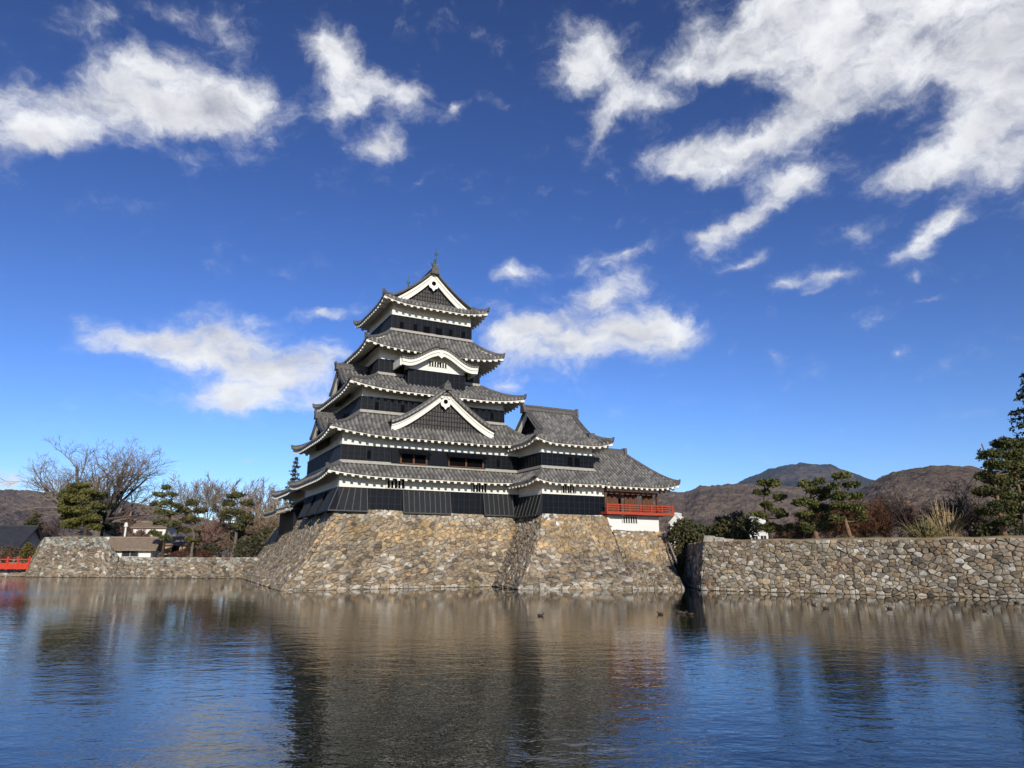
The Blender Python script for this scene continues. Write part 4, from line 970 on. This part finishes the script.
def bare_tree(name, label, base, h, seed, spread=.55, levels=5, first=.22, nlimb=6, trunk_r=.35, kids=(5, 5, 5, 4), col_=(.11, .09, .08), bark='bark', group=None, up=.35, cat='tree', minr=.012, multi=1, blen=1.0, lean=(0, 0), even=0, wide=1.0):
    r = random.Random(seed); root = empty(name, base); tag(root, label, cat, group)
    tr, cr = MB(), MB()
    def branch(p, d, l, rad, lev):
        n = 4 if lev < 2 else 3; pts = [p]; dd = d.copy()
        wob = .16 if lev < 2 else .26
        for i in range(n):
            dd = (dd+rnd_unit(r)*wob+Vector((0, 0, up*(.22 if lev > 0 else 0)))).normalized(); pts.append(pts[-1]+dd*l/n)
        rr = [max(minr, rad*(1-.62*i/n)) for i in range(n+1)]
        if lev < 2: tr.tube(pts, rr, 6 if lev == 0 else 5, cap=False)
        else: cr.tube(pts, rr, 3, vary(r, col_, .2), cap=False)
        if lev >= levels: return
        m = kids[min(lev, len(kids)-1)] if lev else nlimb
        for k in range(m):
            t = (first+(1-first)*(k+r.random()*.8)/m) if lev else (.62+.38*(k+.5)/m)
            t = min(t, .98); i = min(int(t*n), n-1); q = pts[i].lerp(pts[i+1], t*n-i); base_d = (pts[i+1]-pts[i]).normalized()
            side = base_d.cross(rnd_unit(r)).normalized(); an = r.uniform(.45, .95)*spread if lev == 0 else r.uniform(.35, .85)
            if lev == 0 and even:
                aa = even*k*2.39996+.7; side = Vector((math.cos(aa), math.sin(aa), 0)); an = spread*(.22+.78*((k*.618) % 1.0))
            nd = (base_d*math.cos(an)+side*math.sin(an)).normalized()
            branch(q, nd, l*(r.uniform(.52, .74) if lev else r.uniform(1.35, 2.0))*(1-.3*t if lev else 1)*blen, rr[i]*(.55 if lev else .62), lev+1)
    for k in range(multi):
        a = r.uniform(0, 6.28); d0 = Vector((math.cos(a)*.45*(multi > 1)+lean[0], math.sin(a)*.3*(multi > 1)+lean[1], 1)).normalized()
        branch(Vector((math.cos(a)*.3*(multi > 1), math.sin(a)*.3*(multi > 1), -.2)), d0, h*.30, trunk_r*(1 if multi == 1 else .7), 0)
    tr.build('trunk', bark, root, (0, 0, 0), True); cr.build('crown', 'twig', root)
    # bring the tree to its height
    zs = max(v[2] for v in cr.v); k = h/zs
    root.scale = (k*wide, k, k)
    return root
def bush(name, label, base, rx, ry, rz, seed, cols, n=1400, size=.28, group=None, lumps=14, bark='bark', cat='shrub', thin=.32, tw=True, up=.25):
    """leafy shrub: stems and leaf sprays spread through overlapping clumps"""
    r = random.Random(seed); root = empty(name, base); tag(root, label, cat, group)
    cr, st = MB(), MB(); cl = []
    for _ in range(lumps):
        a = r.uniform(0, 6.28); q = r.random()**.5*.75; z = r.uniform(.2, .8)
        cl.append((Vector((math.cos(a)*rx*q, math.sin(a)*ry*q, rz*(z*(1-q*q*.45)+.08))), r.uniform(.28, .46)))
    for c, k in cl:
        st.tube([(c.x*.15, c.y*.15, -.2), (c.x*.6, c.y*.6, c.z*.5), c], [.06, .04, .02], 4)
        tint = vary(r, cols[r.randrange(len(cols))], .15)
        for _ in range(n//lumps):
            v = rnd_unit(r)*r.uniform(.5, 1.0); p = c+Vector((v.x*rx*k, v.y*ry*k, v.z*rz*k*.8))
            if p.z < 0: p.z = r.uniform(0, .3)
            tuft(cr, r, p, size*r.uniform(.6, 1.3), vary(r, tint, .28), up, 3, thin)
    st.build('stems', bark, root); cr.build('foliage', 'leaf', root)
    return root
def conifer(name, label, base, h, w, seed, cols=((.035, .05, .022), (.05, .06, .028)), cat='conifer', tiers=22, z0=.12, droop=.35, dens=1.0):
    r = random.Random(seed); root = empty(name, base); tag(root, label, cat)
    tr, cr = MB(), MB(); tr.tube([(0, 0, -.2), (0, 0, h*.5), (0, 0, h*.98)], [h*.018, h*.011, .02], 8)
    for k in range(tiers):
        t = k/(tiers-1); z = h*(z0+(1-z0)*t); L_ = w*(1-t)**.85*r.uniform(.8, 1.1)+.15
        for j in range(7 if t < .8 else 5):
            a = r.uniform(0, 6.28); d = Vector((math.cos(a), math.sin(a), 0)); l = L_*r.uniform(.6, 1.1)
            pts = [Vector((0, 0, z)), Vector((0, 0, z-.08*l))+d*l*.5, Vector((0, 0, z-droop*l*.6))+d*l]
            tr.tube(pts, [.05*h/14, .03*h/14, .012], 4)
            m = int(9*l*dens)+3; tint = vary(r, cols[r.random() < .4], .2)
            for i in range(m):
                q = r.uniform(.15, 1.0); p = pts[0].lerp(pts[1], q*2) if q < .5 else pts[1].lerp(pts[2], q*2-1)
                p = p+Vector((-d.y, d.x, 0))*r.uniform(-.28, .28)*l*(1.1-q)+Vector((0, 0, r.uniform(-.25, .1)*.6))
                tuft(cr, r, p, .42*r.uniform(.6, 1.2), vary(r, tint, .3), -.1, 3, .2)
    tr.build('trunk', 'bark', root, (0, 0, 0), True); cr.build('crown', 'leaf', root); return root
def G(u, y, z): return (at(u, y), y, z)

# ---- right bank: three trained pines, shrubs, bare bushes, red pine and tall conifer (bank top 3.35 m)
ZB = 3.32
RP = 'trained pines along the right moat wall'
def P3(u, v, y): return zat(u, v, y)-ZB
def padset2(u0, y, lst, seed, zb, kw=1.0, kh=1.0):
    r = random.Random(seed); s = y*1.03/FPX; x0 = at(u0, y)
    return [(at(u, y, v)-x0, zat(u, v, y)-zb, wpx*s*kw/2, max(hpx*s*kh/2, .28), r.uniform(-.5, .5)*wpx*s/2) for (u, v, wpx, hpx) in lst]
def padset(u0, y, lst, seed, kw=.98, kh=1.15): return padset2(u0, y, lst, seed, ZB, kw, kh)
pine('pine_tree', 'thin trained pine with separate cloud pads right of the white building', G(772, 57, ZB), P3(770, 479, 57),
     padset(772, 57, [(768, 484, 27, 10), (764, 493, 20, 8), (781, 498, 15, 8), (766, 505, 15, 7), (776, 511, 15, 7), (759, 515, 20, 8), (783, 515, 14, 7), (773, 528, 32, 11), (788, 527, 8, 6)], 1), 21, .16, (-.2, 0), 'bark', group=RP)
pine('pine_tree', 'broad middle pine of the three on the right moat wall with crowded pads', G(819, 54, ZB), P3(815, 478, 54),
     padset(819, 54, [(808, 484, 22, 9), (821, 481, 12, 8), (816, 492, 26, 10), (803, 503, 26, 11), (826, 497, 14, 8), (822, 508, 22, 10), (806, 516, 24, 11), (828, 517, 20, 10), (813, 527, 36, 12), (830, 528, 14, 9)], 2), 22, .2, (-.3, 0), 'pine_bark', group=RP)
pine('pine_tree', 'right hand pine of the three on the moat wall with a bare leaning stem', G(854, 52, ZB), P3(843, 472, 52),
     padset(854, 52, [(842, 477, 24, 10), (834, 486, 16, 8), (851, 486, 18, 9), (841, 496, 26, 10), (856, 497, 16, 9), (836, 507, 20, 9), (851, 509, 26, 11), (843, 519, 24, 9), (859, 518, 14, 9)], 3), 23, .17, (-.85, 0), 'pine_bark', group=RP)
DKG = ((.055, .056, .022), (.075, .072, .026), (.042, .044, .018))
bush('evergreen_shrub', 'dark evergreen shrub between the castle wing and the start of the right moat wall', G(687, 63, 2.6), 2.0, 1.8, 2.75, 31, DKG, 1900, .34, 'evergreen shrubs right of the castle')
bush('evergreen_shrub', 'wide olive evergreen shrub spreading left of the small white building', G(727, 63, 2.9), 3.0, 2.2, 3.0, 32, ((.06, .066, .022), (.045, .052, .02), (.075, .07, .028)), 2600, .34, 'evergreen shrubs right of the castle')
bush('round_bush', 'rounded brown bush in the gap between the turret base and the right moat wall', G(683, 62, 1.3), 1.25, 1.2, 2.0, 33, ((.16, .12, .055), (.12, .10, .045)), 900, .2)
BR = ((.10, .055, .035), (.085, .05, .038))
TH_ = 'bare winter bushes above the right moat wall'
for i, (u, y, h, c, lab, mu) in enumerate([
    (838, 60, 3.6, (.13, .065, .042), 'reddish bare bush behind the right hand trained pine', 5),
    (872, 58, 3.9, (.15, .075, .045), 'low rust brown bare thicket right of the three pines', 7),
    (896, 62, 4.6, (.12, .07, .05), 'taller brown bare thicket left of the leaning dark tree', 6),
    (862, 66, 4.4, (.11, .07, .055), 'grey brown bare bush standing behind the rust brown thicket', 5),
    (968, 60, 4.4, (.09, .07, .058), 'grey bare bush between the straw clump and the red pine', 5)]):
    bare_tree('bare_bush', lab, G(u, y, ZB), h, 40+i, 1.0, 4, .15, 5, .07, (5, 6, 6), c, group=TH_, multi=mu, cat='shrub', minr=.012, up=.2)
bare_tree('leaning_tree', 'dark bare tree leaning left above the right moat wall', G(918, 55, ZB), 4.6, 51, .8, 4, .3, 4, .2, (4, 4, 4), (.06, .05, .045), lean=(-.45, 0), cat='tree', up=.3)
bare_tree('leaning_tree', 'dark crooked bare tree just left of the red trunked pine', G(982, 54, ZB), 5.0, 52, .9, 4, .3, 5, .25, (5, 5, 4), (.06, .05, .045), lean=(-.3, 0), cat='tree', up=.15)
def straw(name, label, base, h, w, seed, c):
    r = random.Random(seed); root = empty(name, base); tag(root, label, 'shrub'); m, sm = MB(), MB()
    for i in range(170):
        a = r.uniform(0, 6.28); t = r.random(); d = Vector((math.cos(a)*w*t, math.sin(a)*w*.7*t, 0)); l = h*r.uniform(.45, 1.0)*(1-.35*t)
        b = Vector((math.cos(a)*.35, math.sin(a)*.25, -.1)); m.tube([b, b+d*.35+Vector((0, 0, l*.55)), b+d+Vector((0, 0, l))], [.03, .022, .008], 3, vary(r, c, .3), cap=False)
    for i in range(280):
        a = r.uniform(0, 6.28); t = r.random(); z = r.uniform(.1, .75)*h*(1-.4*t); tuft(sm, r, Vector((math.cos(a)*w*.8*t, math.sin(a)*w*.6*t, z)), .3, vary(r, (c[0]*.7, c[1]*.7, c[2]*.6), .3), .8, 2, .15)
    m.build('stalks', 'twig', root); sm.build('dry_leaves', 'leaf', root); return root
straw('dry_clump', 'tall straw coloured clump of dry stalks above the right moat wall', G(950, 53, ZB), 3.6, 1.7, 55, (.34, .26, .15))
straw('dry_clump', 'lower olive dry clump left of the tall straw coloured one', G(928, 52, ZB), 2.2, 1.4, 56, (.20, .17, .08))
pine('red_pine', 'red trunked pine with layered dark crown at the right edge', G(1009, 50, ZB), P3(1000, 440, 50),
     padset(1009, 50, [(1000, 445, 30, 11), (988, 455, 24, 10), (1010, 456, 26, 11), (995, 466, 30, 11), (1016, 468, 24, 11), (985, 476, 18, 9), (1004, 480, 28, 11), (993, 491, 28, 11), (1013, 495, 26, 12), (1001, 506, 26, 11), (988, 512, 18, 9), (1019, 510, 22, 11), (1010, 446, 20, 10), (1003, 522, 22, 10)], 4, 1.25, 1.4), 24, .2, (-.5, 0), 'pine_bark', cols=((.085, .09, .026), (.06, .066, .02)))
pine('red_pine', 'second red trunked pine half cut off by the right edge of view', G(1030, 52, ZB), P3(1030, 452, 52),
     padset(1030, 52, [(1030, 458, 30, 12), (1042, 468, 26, 11), (1024, 474, 28, 11), (1040, 486, 30, 12), (1026, 498, 28, 12), (1044, 505, 26, 12)], 5, 1.2, 1.4), 25, .2, (0, 0), 'pine_bark', cols=((.085, .09, .026), (.06, .066, .02)))
conifer('conifer', 'tall dark conifer rising at the right edge behind the red trunked pines', G(1058, 58, ZB), P3(1056, 374, 58), 4.4, 61)
bush('evergreen_shrub', 'dark low evergreen shrub at the foot of the right edge pines', G(992, 55, ZB), 1.3, 1.1, 1.5, 62, DKG, 900, .28, 'evergreen shrubs right of the castle')
bare_tree('bare_bush', 'brown bare bush behind and between the first and middle trained pines', G(800, 62, ZB), 2.3, 48, 1.0, 4, .15, 5, .07, (5, 6, 6), (.11, .075, .055), group=TH_, multi=5, cat='shrub', minr=.012, up=.2)

# ---- left bank (bastion top 4.7 m, bank 2.3 m)
bare_tree('zelkova_tree', 'great spreading bare tree behind the round pine on the left bank', G(89, 108, 2.3), zat(92, 432, 108)-2.3, 71, 1.3, 5, .22, 13, .85, (6, 5, 5, 4), (.19, .155, .125), 'grey_bark', up=.28, minr=.014, blen=1.0, even=1, wide=1.42)
LPAD = [(81, 487, 26, 9), (74, 493, 26, 10), (90, 494, 24, 10), (82, 500, 38, 11), (69, 505, 22, 10), (94, 506, 22, 10), (80, 511, 36, 11), (68, 517, 20, 9), (93, 518, 24, 11), (82, 522, 36, 10), (72, 526, 20, 8), (96, 527, 16, 8)]
pine('round_pine', 'dense rounded pine standing on top of the left stone bastion', G(82, 90, 4.6), zat(82, 484, 90)-4.6, padset2(82, 90, LPAD, 7, 4.6), 72, .3, (0, 0), 'bark', cols=((.12, .115, .028), (.085, .086, .022)), dens=130, tsize=.36)
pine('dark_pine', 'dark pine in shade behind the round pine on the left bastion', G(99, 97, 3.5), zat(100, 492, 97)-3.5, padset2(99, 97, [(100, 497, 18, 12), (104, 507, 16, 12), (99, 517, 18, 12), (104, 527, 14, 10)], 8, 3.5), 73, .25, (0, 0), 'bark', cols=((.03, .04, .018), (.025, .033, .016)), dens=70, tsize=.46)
pine('tall_pine', 'slender open pine beside the grey roofed hut on the left bank', G(162, 88, 2.3), zat(166, 485, 88)-2.3,
     padset2(162, 88, [(166, 488, 12, 6), (159, 495, 14, 6), (172, 495, 14, 6), (155, 504, 14, 7), (168, 503, 16, 7), (178, 506, 14, 6), (158, 512, 12, 7), (171, 514, 14, 7), (160, 522, 16, 8), (174, 524, 14, 7), (155, 533, 14, 7), (166, 538, 14, 8)], 9, 2.3), 74, .2, (.4, 0), 'bark', cols=((.11, .115, .04), (.075, .08, .028)), dens=100, tsize=.32)
pine('olive_pine', 'bushy olive pine right of the slender open pine', G(191, 92, 2.3), zat(192, 500, 92)-2.3,
     padset2(191, 92, [(193, 503, 16, 8), (184, 511, 18, 9), (200, 511, 18, 9), (190, 520, 24, 10), (182, 530, 16, 9), (199, 530, 18, 9), (190, 540, 16, 8)], 10, 2.3), 75, .2, (0, 0), 'grey_bark', cols=((.10, .09, .03), (.07, .066, .025)), dens=100, tsize=.34)
pine('open_pine', 'olive topped pine with pale trunk left of the castle base', G(233, 88, 2.3), zat(234, 492, 88)-2.3,
     padset2(233, 88, [(236, 496, 20, 9), (228, 503, 18, 8), (246, 503, 16, 8), (233, 512, 24, 9), (245, 518, 18, 9), (225, 517, 14, 8), (238, 527, 18, 8)], 11, 2.3), 76, .26, (.2, 0), 'grey_bark', cols=((.09, .085, .03), (.06, .062, .024)), dens=100, tsize=.34)
LB = 'bare winter trees on the left bank'
for i, (u, y, v, c, lab, kw) in enumerate([
    (205, 104, 474, (.21, .165, .125), 'pale bare tree with fine upright twigs left of the castle', {}),
    (228, 106, 472, (.22, .175, .13), 'tall pale bare tree behind the olive topped pale trunk pine', {}),
    (252, 102, 478, (.225, .175, .13), 'pale bare tree nearest the left side of the castle', {}),
    (270, 96, 490, (.24, .18, .12), 'tan bare tree half hidden by the castle base', {}),
    (212, 90, 515, (.18, .11, .09), 'small purple brown bare tree between the two left bank pines', dict(trunk_r=.12)),
    (135, 105, 510, (.15, .095, .07), 'low brown bare tree behind the grey roofed hut', dict(trunk_r=.16)),
    (118, 115, 505, (.10, .07, .06), 'brown bare tree right of the dark shaded pine', dict(trunk_r=.16)),
    (45, 120, 510, (.11, .07, .06), 'brown bare tree between the dark roofed house and the bastion', dict(trunk_r=.16)),
    (258, 90, 520, (.17, .12, .09), 'small grey brown bare tree beside the dark bush at the castle base', dict(trunk_r=.12))]):
    bare_tree('bare_tree', lab, G(u, y, 2.2), zat(u, v, y)-2.2, 80+i, .75, 4, .2, 6, kw.get('trunk_r', .24), (6, 6, 6), c, 'grey_bark' if i < 4 else 'bark', group=LB, up=.5 if i < 4 else .25, minr=.024, blen=1.0)
for i, (u, y, v, c, lab) in enumerate([(221, 95, 517, (.17, .115, .085), 'brown bare bush right of the small purple brown tree on the left bank'), (247, 93, 508, (.19, .14, .10), 'tan bare bush behind the grey green bush on the left bank'), (275, 92, 512, (.20, .15, .10), 'tan bare bush touching the left edge of the castle base'), (140, 98, 527, (.15, .10, .08), 'dull brown bare bush between the hut and the cream house')]):
    bare_tree('bare_bush', lab, G(u, y, 2.2), zat(u, v, y)-2.2, 140+i, 1.0, 4, .15, 5, .1, (6, 6, 6), c, group='bare bushes on the left bank', multi=6, cat='shrub', minr=.022, up=.25)
bush('evergreen_shrub', 'dark rounded evergreen bush at the foot of the castle base on the left', G(264, 86, 2.2), 2.3, 1.8, 3.2, 91, ((.05, .05, .026), (.075, .066, .035)), 1700, .32)
bush('evergreen_shrub', 'grey green bush under the olive topped pale trunk pine', G(246, 87, 2.2), 1.6, 1.3, 2.2, 92, ((.085, .075, .045), (.06, .058, .032)), 1000, .3)
bush('evergreen_shrub', 'dark low bush right of the olive pine on the left bank', G(207, 88, 2.2), 1.3, 1.0, 1.8, 94, ((.045, .048, .028), (.06, .055, .032)), 700, .3)
for u, lab in ((179, 'left of two low clipped red brown hedges on the left bank'), (203, 'right of two low clipped red brown hedges on the left bank')):
    bush('clipped_hedge', lab, G(u, 85, 2.1), 1.25, .6, 1.0, u, ((.11, .045, .028), (.09, .04, .026)), 700, .16, 'low clipped hedges on the left bank', cat='hedge')
bush('clipped_bush', 'olive yellow clipped bush left of the stone bastion', G(29, 91, 1.5), 1.2, 1.1, 2.6, 95, ((.16, .125, .03), (.12, .10, .028)), 1300, .18, cat='bush')
bush('brown_hedge', 'brown winter hedge in front of the dark roofed house at far left', G(5, 93, 1.4), 2.3, 1.0, 2.2, 96, ((.11, .07, .05), (.13, .09, .055)), 1400, .22, cat='hedge')
bush('distant_pine', 'small dark pine behind the dark roofed house at far left', G(28, 112, 1.8), 2.0, 2.0, 6.5, 97, ((.055, .058, .026), (.075, .07, .03)), 1000, .5, cat='tree')
conifer('spruce', 'dark spruce tip showing above the lower roof left of the keep', (-33.6, 108, 2.3), 15.0, 3.0, 98, droop=.15)

# ------------------------------------------------------------------ small buildings
def gabled(name, label, base, w, d, h, rh, over, wall, roof, rz=0, cat='house', doors=()):
    """small house, ridge along its length: walls with gables, a two-pitched roof with thickness, openings"""
    root = empty(name, base, rz); tag(root, label, cat); m = MB()
    m.hexa([(-w/2, -d/2, -.4), (w/2, -d/2, -.4), (w/2, d/2, -.4), (-w/2, d/2, -.4)], [(-w/2, -d/2, h), (w/2, -d/2, h), (w/2, d/2, h), (-w/2, d/2, h)])
    for s in (-1, 1): m.hexa([(s*w/2-.05, -d/2, h), (s*w/2+.0, -d/2, h), (s*w/2+.0, d/2, h), (s*w/2-.05, d/2, h)], [(s*w/2-.05, -.01, h+rh-.02), (s*w/2, -.01, h+rh-.02), (s*w/2, .01, h+rh-.02), (s*w/2-.05, .01, h+rh-.02)])
    m.build('wall', wall, root)
    r = MB(); k = rh/(d/2); W2 = w/2+over
    for s in (-1, 1):
        e = d/2+over; q = [(-W2, s*e, h-over*k+.1), (W2, s*e, h-over*k+.1), (W2, 0, h+rh+.1), (-W2, 0, h+rh+.1)]
        r.hexa([(x, y, z-.16) for x, y, z in q], q)
    rf = r.build('roof', roof, root); c = MB(); c.box(-W2-.05, -.16, h+rh+.04, W2+.05, .16, h+rh+.28); c.build('ridge', roof, rf)
    for (x0, x1, z0, z1, kind) in doors:
        o = MB(); o.box(x0, -d/2-.06, z0, x1, -d/2+.02, z1); f = o.build(kind, 'glass' if kind == 'window' else 'dark_void', root)
        b = MB(); t = .06
        b.box(x0-t, -d/2-.09, z0-t, x1+t, -d/2-.061, z0); b.box(x0-t, -d/2-.09, z1, x1+t, -d/2-.061, z1+t)
        nb = max(2, int((x1-x0)/.9)+1)
        for i in range(nb): xx = x0+(x1-x0)*i/(nb-1); b.box(xx-t/2, -d/2-.088, z0+.001, xx+t/2, -d/2-.062, z1-.001)
        b.build('frame', 'brown_wood' if kind != 'window' else 'concrete', f)
    return root
sL = 86*1.03/FPX
gabled('bank_hut', 'low white walled hut with a wide grey brown roof on the left bank', G(134, 90.5, 2.15), 4.6, 3.0, 1.45, .95, .75, 'white_wall', 'brown_roof', R(12), 'hut', ((-1.0, .9, .25, .95, 'window'),))
gabled('white_house', 'cream walled house behind the slender pine on the left bank', G(152, 104, 2.2), 4.6, 4, 4.3, .7, .35, 'white_wall', 'brown_roof', R(8), 'house', ((-1.8, -.7, 2.6, 3.7, 'window'), (.5, 1.7, 2.6, 3.7, 'window')))
gabled('tan_shed', 'small tan sided shed between the slender pine and olive pine', G(180, 98, 2.2), 3.0, 2.6, 1.9, .7, .35, 'tan_wall', 'brown_roof', R(-6), 'shed', ((-.5, .5, .1, 1.6, 'doorway'),))
gabled('dark_roofed_house', 'long dark tiled house cut off by the left edge of view', G(-6, 100, 1.8), 9.2, 6, 2.2, 2.4, .7, 'concrete', 'dark_roof', R(4), 'house', ((-2.0, -.4, .4, 1.9, 'window'), (1.0, 2.6, .4, 1.9, 'window'), (3.2, 4.2, 0, 1.9, 'doorway')))
gabled('grey_roofed_house', 'low grey roofed house right of the dark tiled one at far left', G(31, 118, 1.8), 8, 5, 2.2, 1.6, .5, 'concrete', 'dark_roof', R(-5), 'house', ((-2.5, -1.0, .6, 1.7, 'window'), (1.0, 2.4, .6, 1.7, 'window')))
gabled('town_house', 'pale distant house seen past the round pine on the bastion', G(108, 135, 2.2), 9, 5, 4.2, 1.3, .4, 'white_wall', 'dark_roof', R(6), 'house', ((-4.5, -3.0, .8, 2.0, 'window'), (-1.0, .8, .8, 2.0, 'window'), (2.6, 4.2, .8, 2.0, 'window')))
gabled('town_house', 'white gabled house far behind the clipped bush on the left', G(15, 150, 2.2), 9, 6, 4.2, 2.0, .5, 'white_wall', 'brown_roof', R(20), 'house', ((-3, -1.6, 1.2, 2.6, 'window'), (1.2, 2.8, 1.2, 2.6, 'window')))
gabled('gabled_house', 'white gable end just past the end of the red railing', G(680.5, 92, 3.0), 2.0, 1.7, 3.7, .9, .15, 'white_wall', 'white_wall', R(62), 'house', ((-.5, .4, 2.6, 3.4, 'window'),))
def block(name, label, base, w, d, h, rz=0):
    root = empty(name, base, rz); tag(root, label, 'building'); m = MB(); m.box(-w/2, -d/2, -.3, w/2, d/2, h); m.box(-w/2-.6, -d/2+.6, -.3, -w/2-.002, d/2-.6, h*.62); m.build('wall', 'white_wall', root)
    c = MB(); c.box(-w/2-.1, -d/2-.1, h, w/2+.1, d/2+.1, h+.18); c.build('roof_slab', 'concrete', root)
    for x0, x1, z0, z1 in ((-w*.36, -w*.08, h*.58, h*.8), (w*.1, w*.38, h*.58, h*.8), (-w*.36, -w*.08, h*.2, h*.42), (w*.1, w*.38, h*.14, h*.42)):
        o = MB(); o.box(x0, -d/2-.05, z0, x1, -d/2+.02, z1); f = o.build('window', 'glass', root); b = MB(); b.box(x0-.05, -d/2-.1, z0-.08, x1+.05, -d/2-.051, z0); b.box((x0+x1)/2-.03, -d/2-.09, z0+.001, (x0+x1)/2+.03, -d/2-.051, z1); b.build('frame', 'concrete', f)
    return root
block('white_building', 'small white flat roofed building behind the first trained pine', G(761, 78, 3.2), 1.9, 2.4, 3.2, R(-20))
# pale post above the hut
t = empty('white_post', G(122, 96, 2.2)); tag(t, 'slim white lamp post rising behind the left bank hut', 'lamp post')
m = MB(); m.tube([(0, 0, -.2), (0, 0, 4.0)], [.16, .12], 8); m.build('shaft', 'white_wall', t); m = MB(); m.tube([(0, 0, 4.0), (0, 0, 4.1), (0, 0, 4.5), (0, 0, 4.7)], [.14, .26, .22, .05], 8); m.build('lamp_head', 'white_wall', t)
# red fence of the bridge at the far left
fr0, fr1 = Vector((-66.5, 89.0, 1.0)), Vector((-58.7, 87.2, 1.0)); fd = (fr1-fr0); fl = fd.length; fd.normalize()
fence = empty('red_fence', fr0, math.atan2(fd.y, fd.x)); tag(fence, 'bright red wooden bridge fence above the far left waterline', 'fence')
for i in range(6):
    m = MB(); x = fl*i/5; m.box(x-.09, -.09, -.2, x+.09, .09, 1.25); m.tube([(x, 0, 1.25), (x, 0, 1.42)], [.12, .02], 6); m.build('post', 'bridge_red', fence)
m = MB(); m.box(-.1, -.06, .98, fl+.1, .06, 1.1); m.build('rail', 'bridge_red', fence); m = MB(); m.box(-.1, -.05, .52, fl+.1, .05, .62); m.build('rail', 'bridge_red', fence)
m = MB(); m.box(-.1, -.07, -.12, fl+.1, .07, .16); m.build('bottom_board', 'bridge_red', fence)
m = MB()
for i in range(5):
    x0, x1 = fl*i/5+.1, fl*(i+1)/5-.1; m.box(x0, -.025, .161, x1, .025, .50)
m.build('panel', 'bridge_red', fence)
# ------------------------------------------------------------------ ducks on the moat
def duck(x, y, rz, label, s=1.0):
    r = empty('duck', (x, y, .0), rz); tag(r, label, 'duck', 'ducks on the moat'); m = MB()
    pts = [(-.30, 0, .12), (-.24, 0, .09), (-.12, 0, .065), (.02, 0, .06), (.12, 0, .08), (.165, 0, .13), (.185, 0, .18), (.21, 0, .215), (.25, 0, .22), (.285, 0, .21)]
    rad = [(.015, .01), (.06, .045), (.11, .085), (.12, .095), (.085, .085), (.045, .05), (.036, .04), (.05, .05), (.045, .042), (.012, .012)]
    m.tube([(a*s, b*s, c*s) for a, b, c in pts], [(p*s, q*s) for p, q in rad], 10, (.05, .038, .028), up=Vector((0, 1, 0)))
    m.build('body', 'feather', r, smooth=True)
    b = MB(); b.hexa([(.25*s, -.02*s, .195*s), (.27*s, .02*s, .195*s), (.27*s, .02*s, .22*s), (.25*s, -.02*s, .22*s)], [(.355*s, -.016*s, .19*s), (.355*s, .016*s, .19*s), (.355*s, .016*s, .2*s), (.355*s, -.016*s, .2*s)], (.10, .085, .03)); b.build('beak', 'feather', r)
    w_ = MB()
    for sg in (-1, 1): w_.tube([(-.26*s, sg*.05*s, .13*s), (-.12*s, sg*.105*s, .11*s), (.06*s, sg*.085*s, .11*s)], [(.01, .02), (.03*s, .055*s), (.02, .03)], 6, (.085, .068, .05))
    w_.build('wings', 'feather', r, smooth=True)
def on_water(u, v):
    d = px_dir(u, v); t = -HCAM/d.z; return d.x*t, d.y*t
for u, v, rz, lab in ((541, 616, 0, 'lone duck trailing a wake below the middle of the castle base'), (660, 614.5, 2.9, 'left duck of a row below the red railing'), (679, 613, 3.2, 'second duck of the row below the red railing'), (684, 614, .4, 'third duck of the row below the red railing'), (690, 615, 2.7, 'nearest duck of the row below the red railing'), (814, 605, .2, 'left duck of a pair below the trained pines'), (825, 608.5, 3.0, 'right and nearer duck of the pair below the trained pines'),
                      (889, 609, 2.8, 'single duck below the bare thicket on the right'), (977, 605, 3.3, 'farther of two ducks at the right below the red pine'), (985, 611, .1, 'nearer of two ducks at the right below the red pine'), (1016, 603, 2.5, 'duck close under the wall at the right edge')):
    x, y = on_water(u, v); duck(x, y, rz, lab, .5)
# ------------------------------------------------------------------ the air between here and the mountains
HZ = 2.7e-5
m = MB(); m.box(-10500, -10500, -4, 10500, 10500, 1150); hz = m.build('haze', 'joint_fill'); hz['kind'] = 'stuff'
hm = bpy.data.materials.new('haze_air'); hm.use_nodes = True; ht = hm.node_tree; ht.nodes.clear()
vo = N(ht, 'ShaderNodeVolumePrincipled'); vo.inputs['Color'].default_value = (.58, .76, 1.0, 1); vo.inputs['Density'].default_value = HZ; vo.inputs['Anisotropy'].default_value = .0
ho = N(ht, 'ShaderNodeOutputMaterial'); L(ht, vo.outputs[0], ho.inputs['Volume']); hz.data.materials.clear(); hz.data.materials.append(hm)
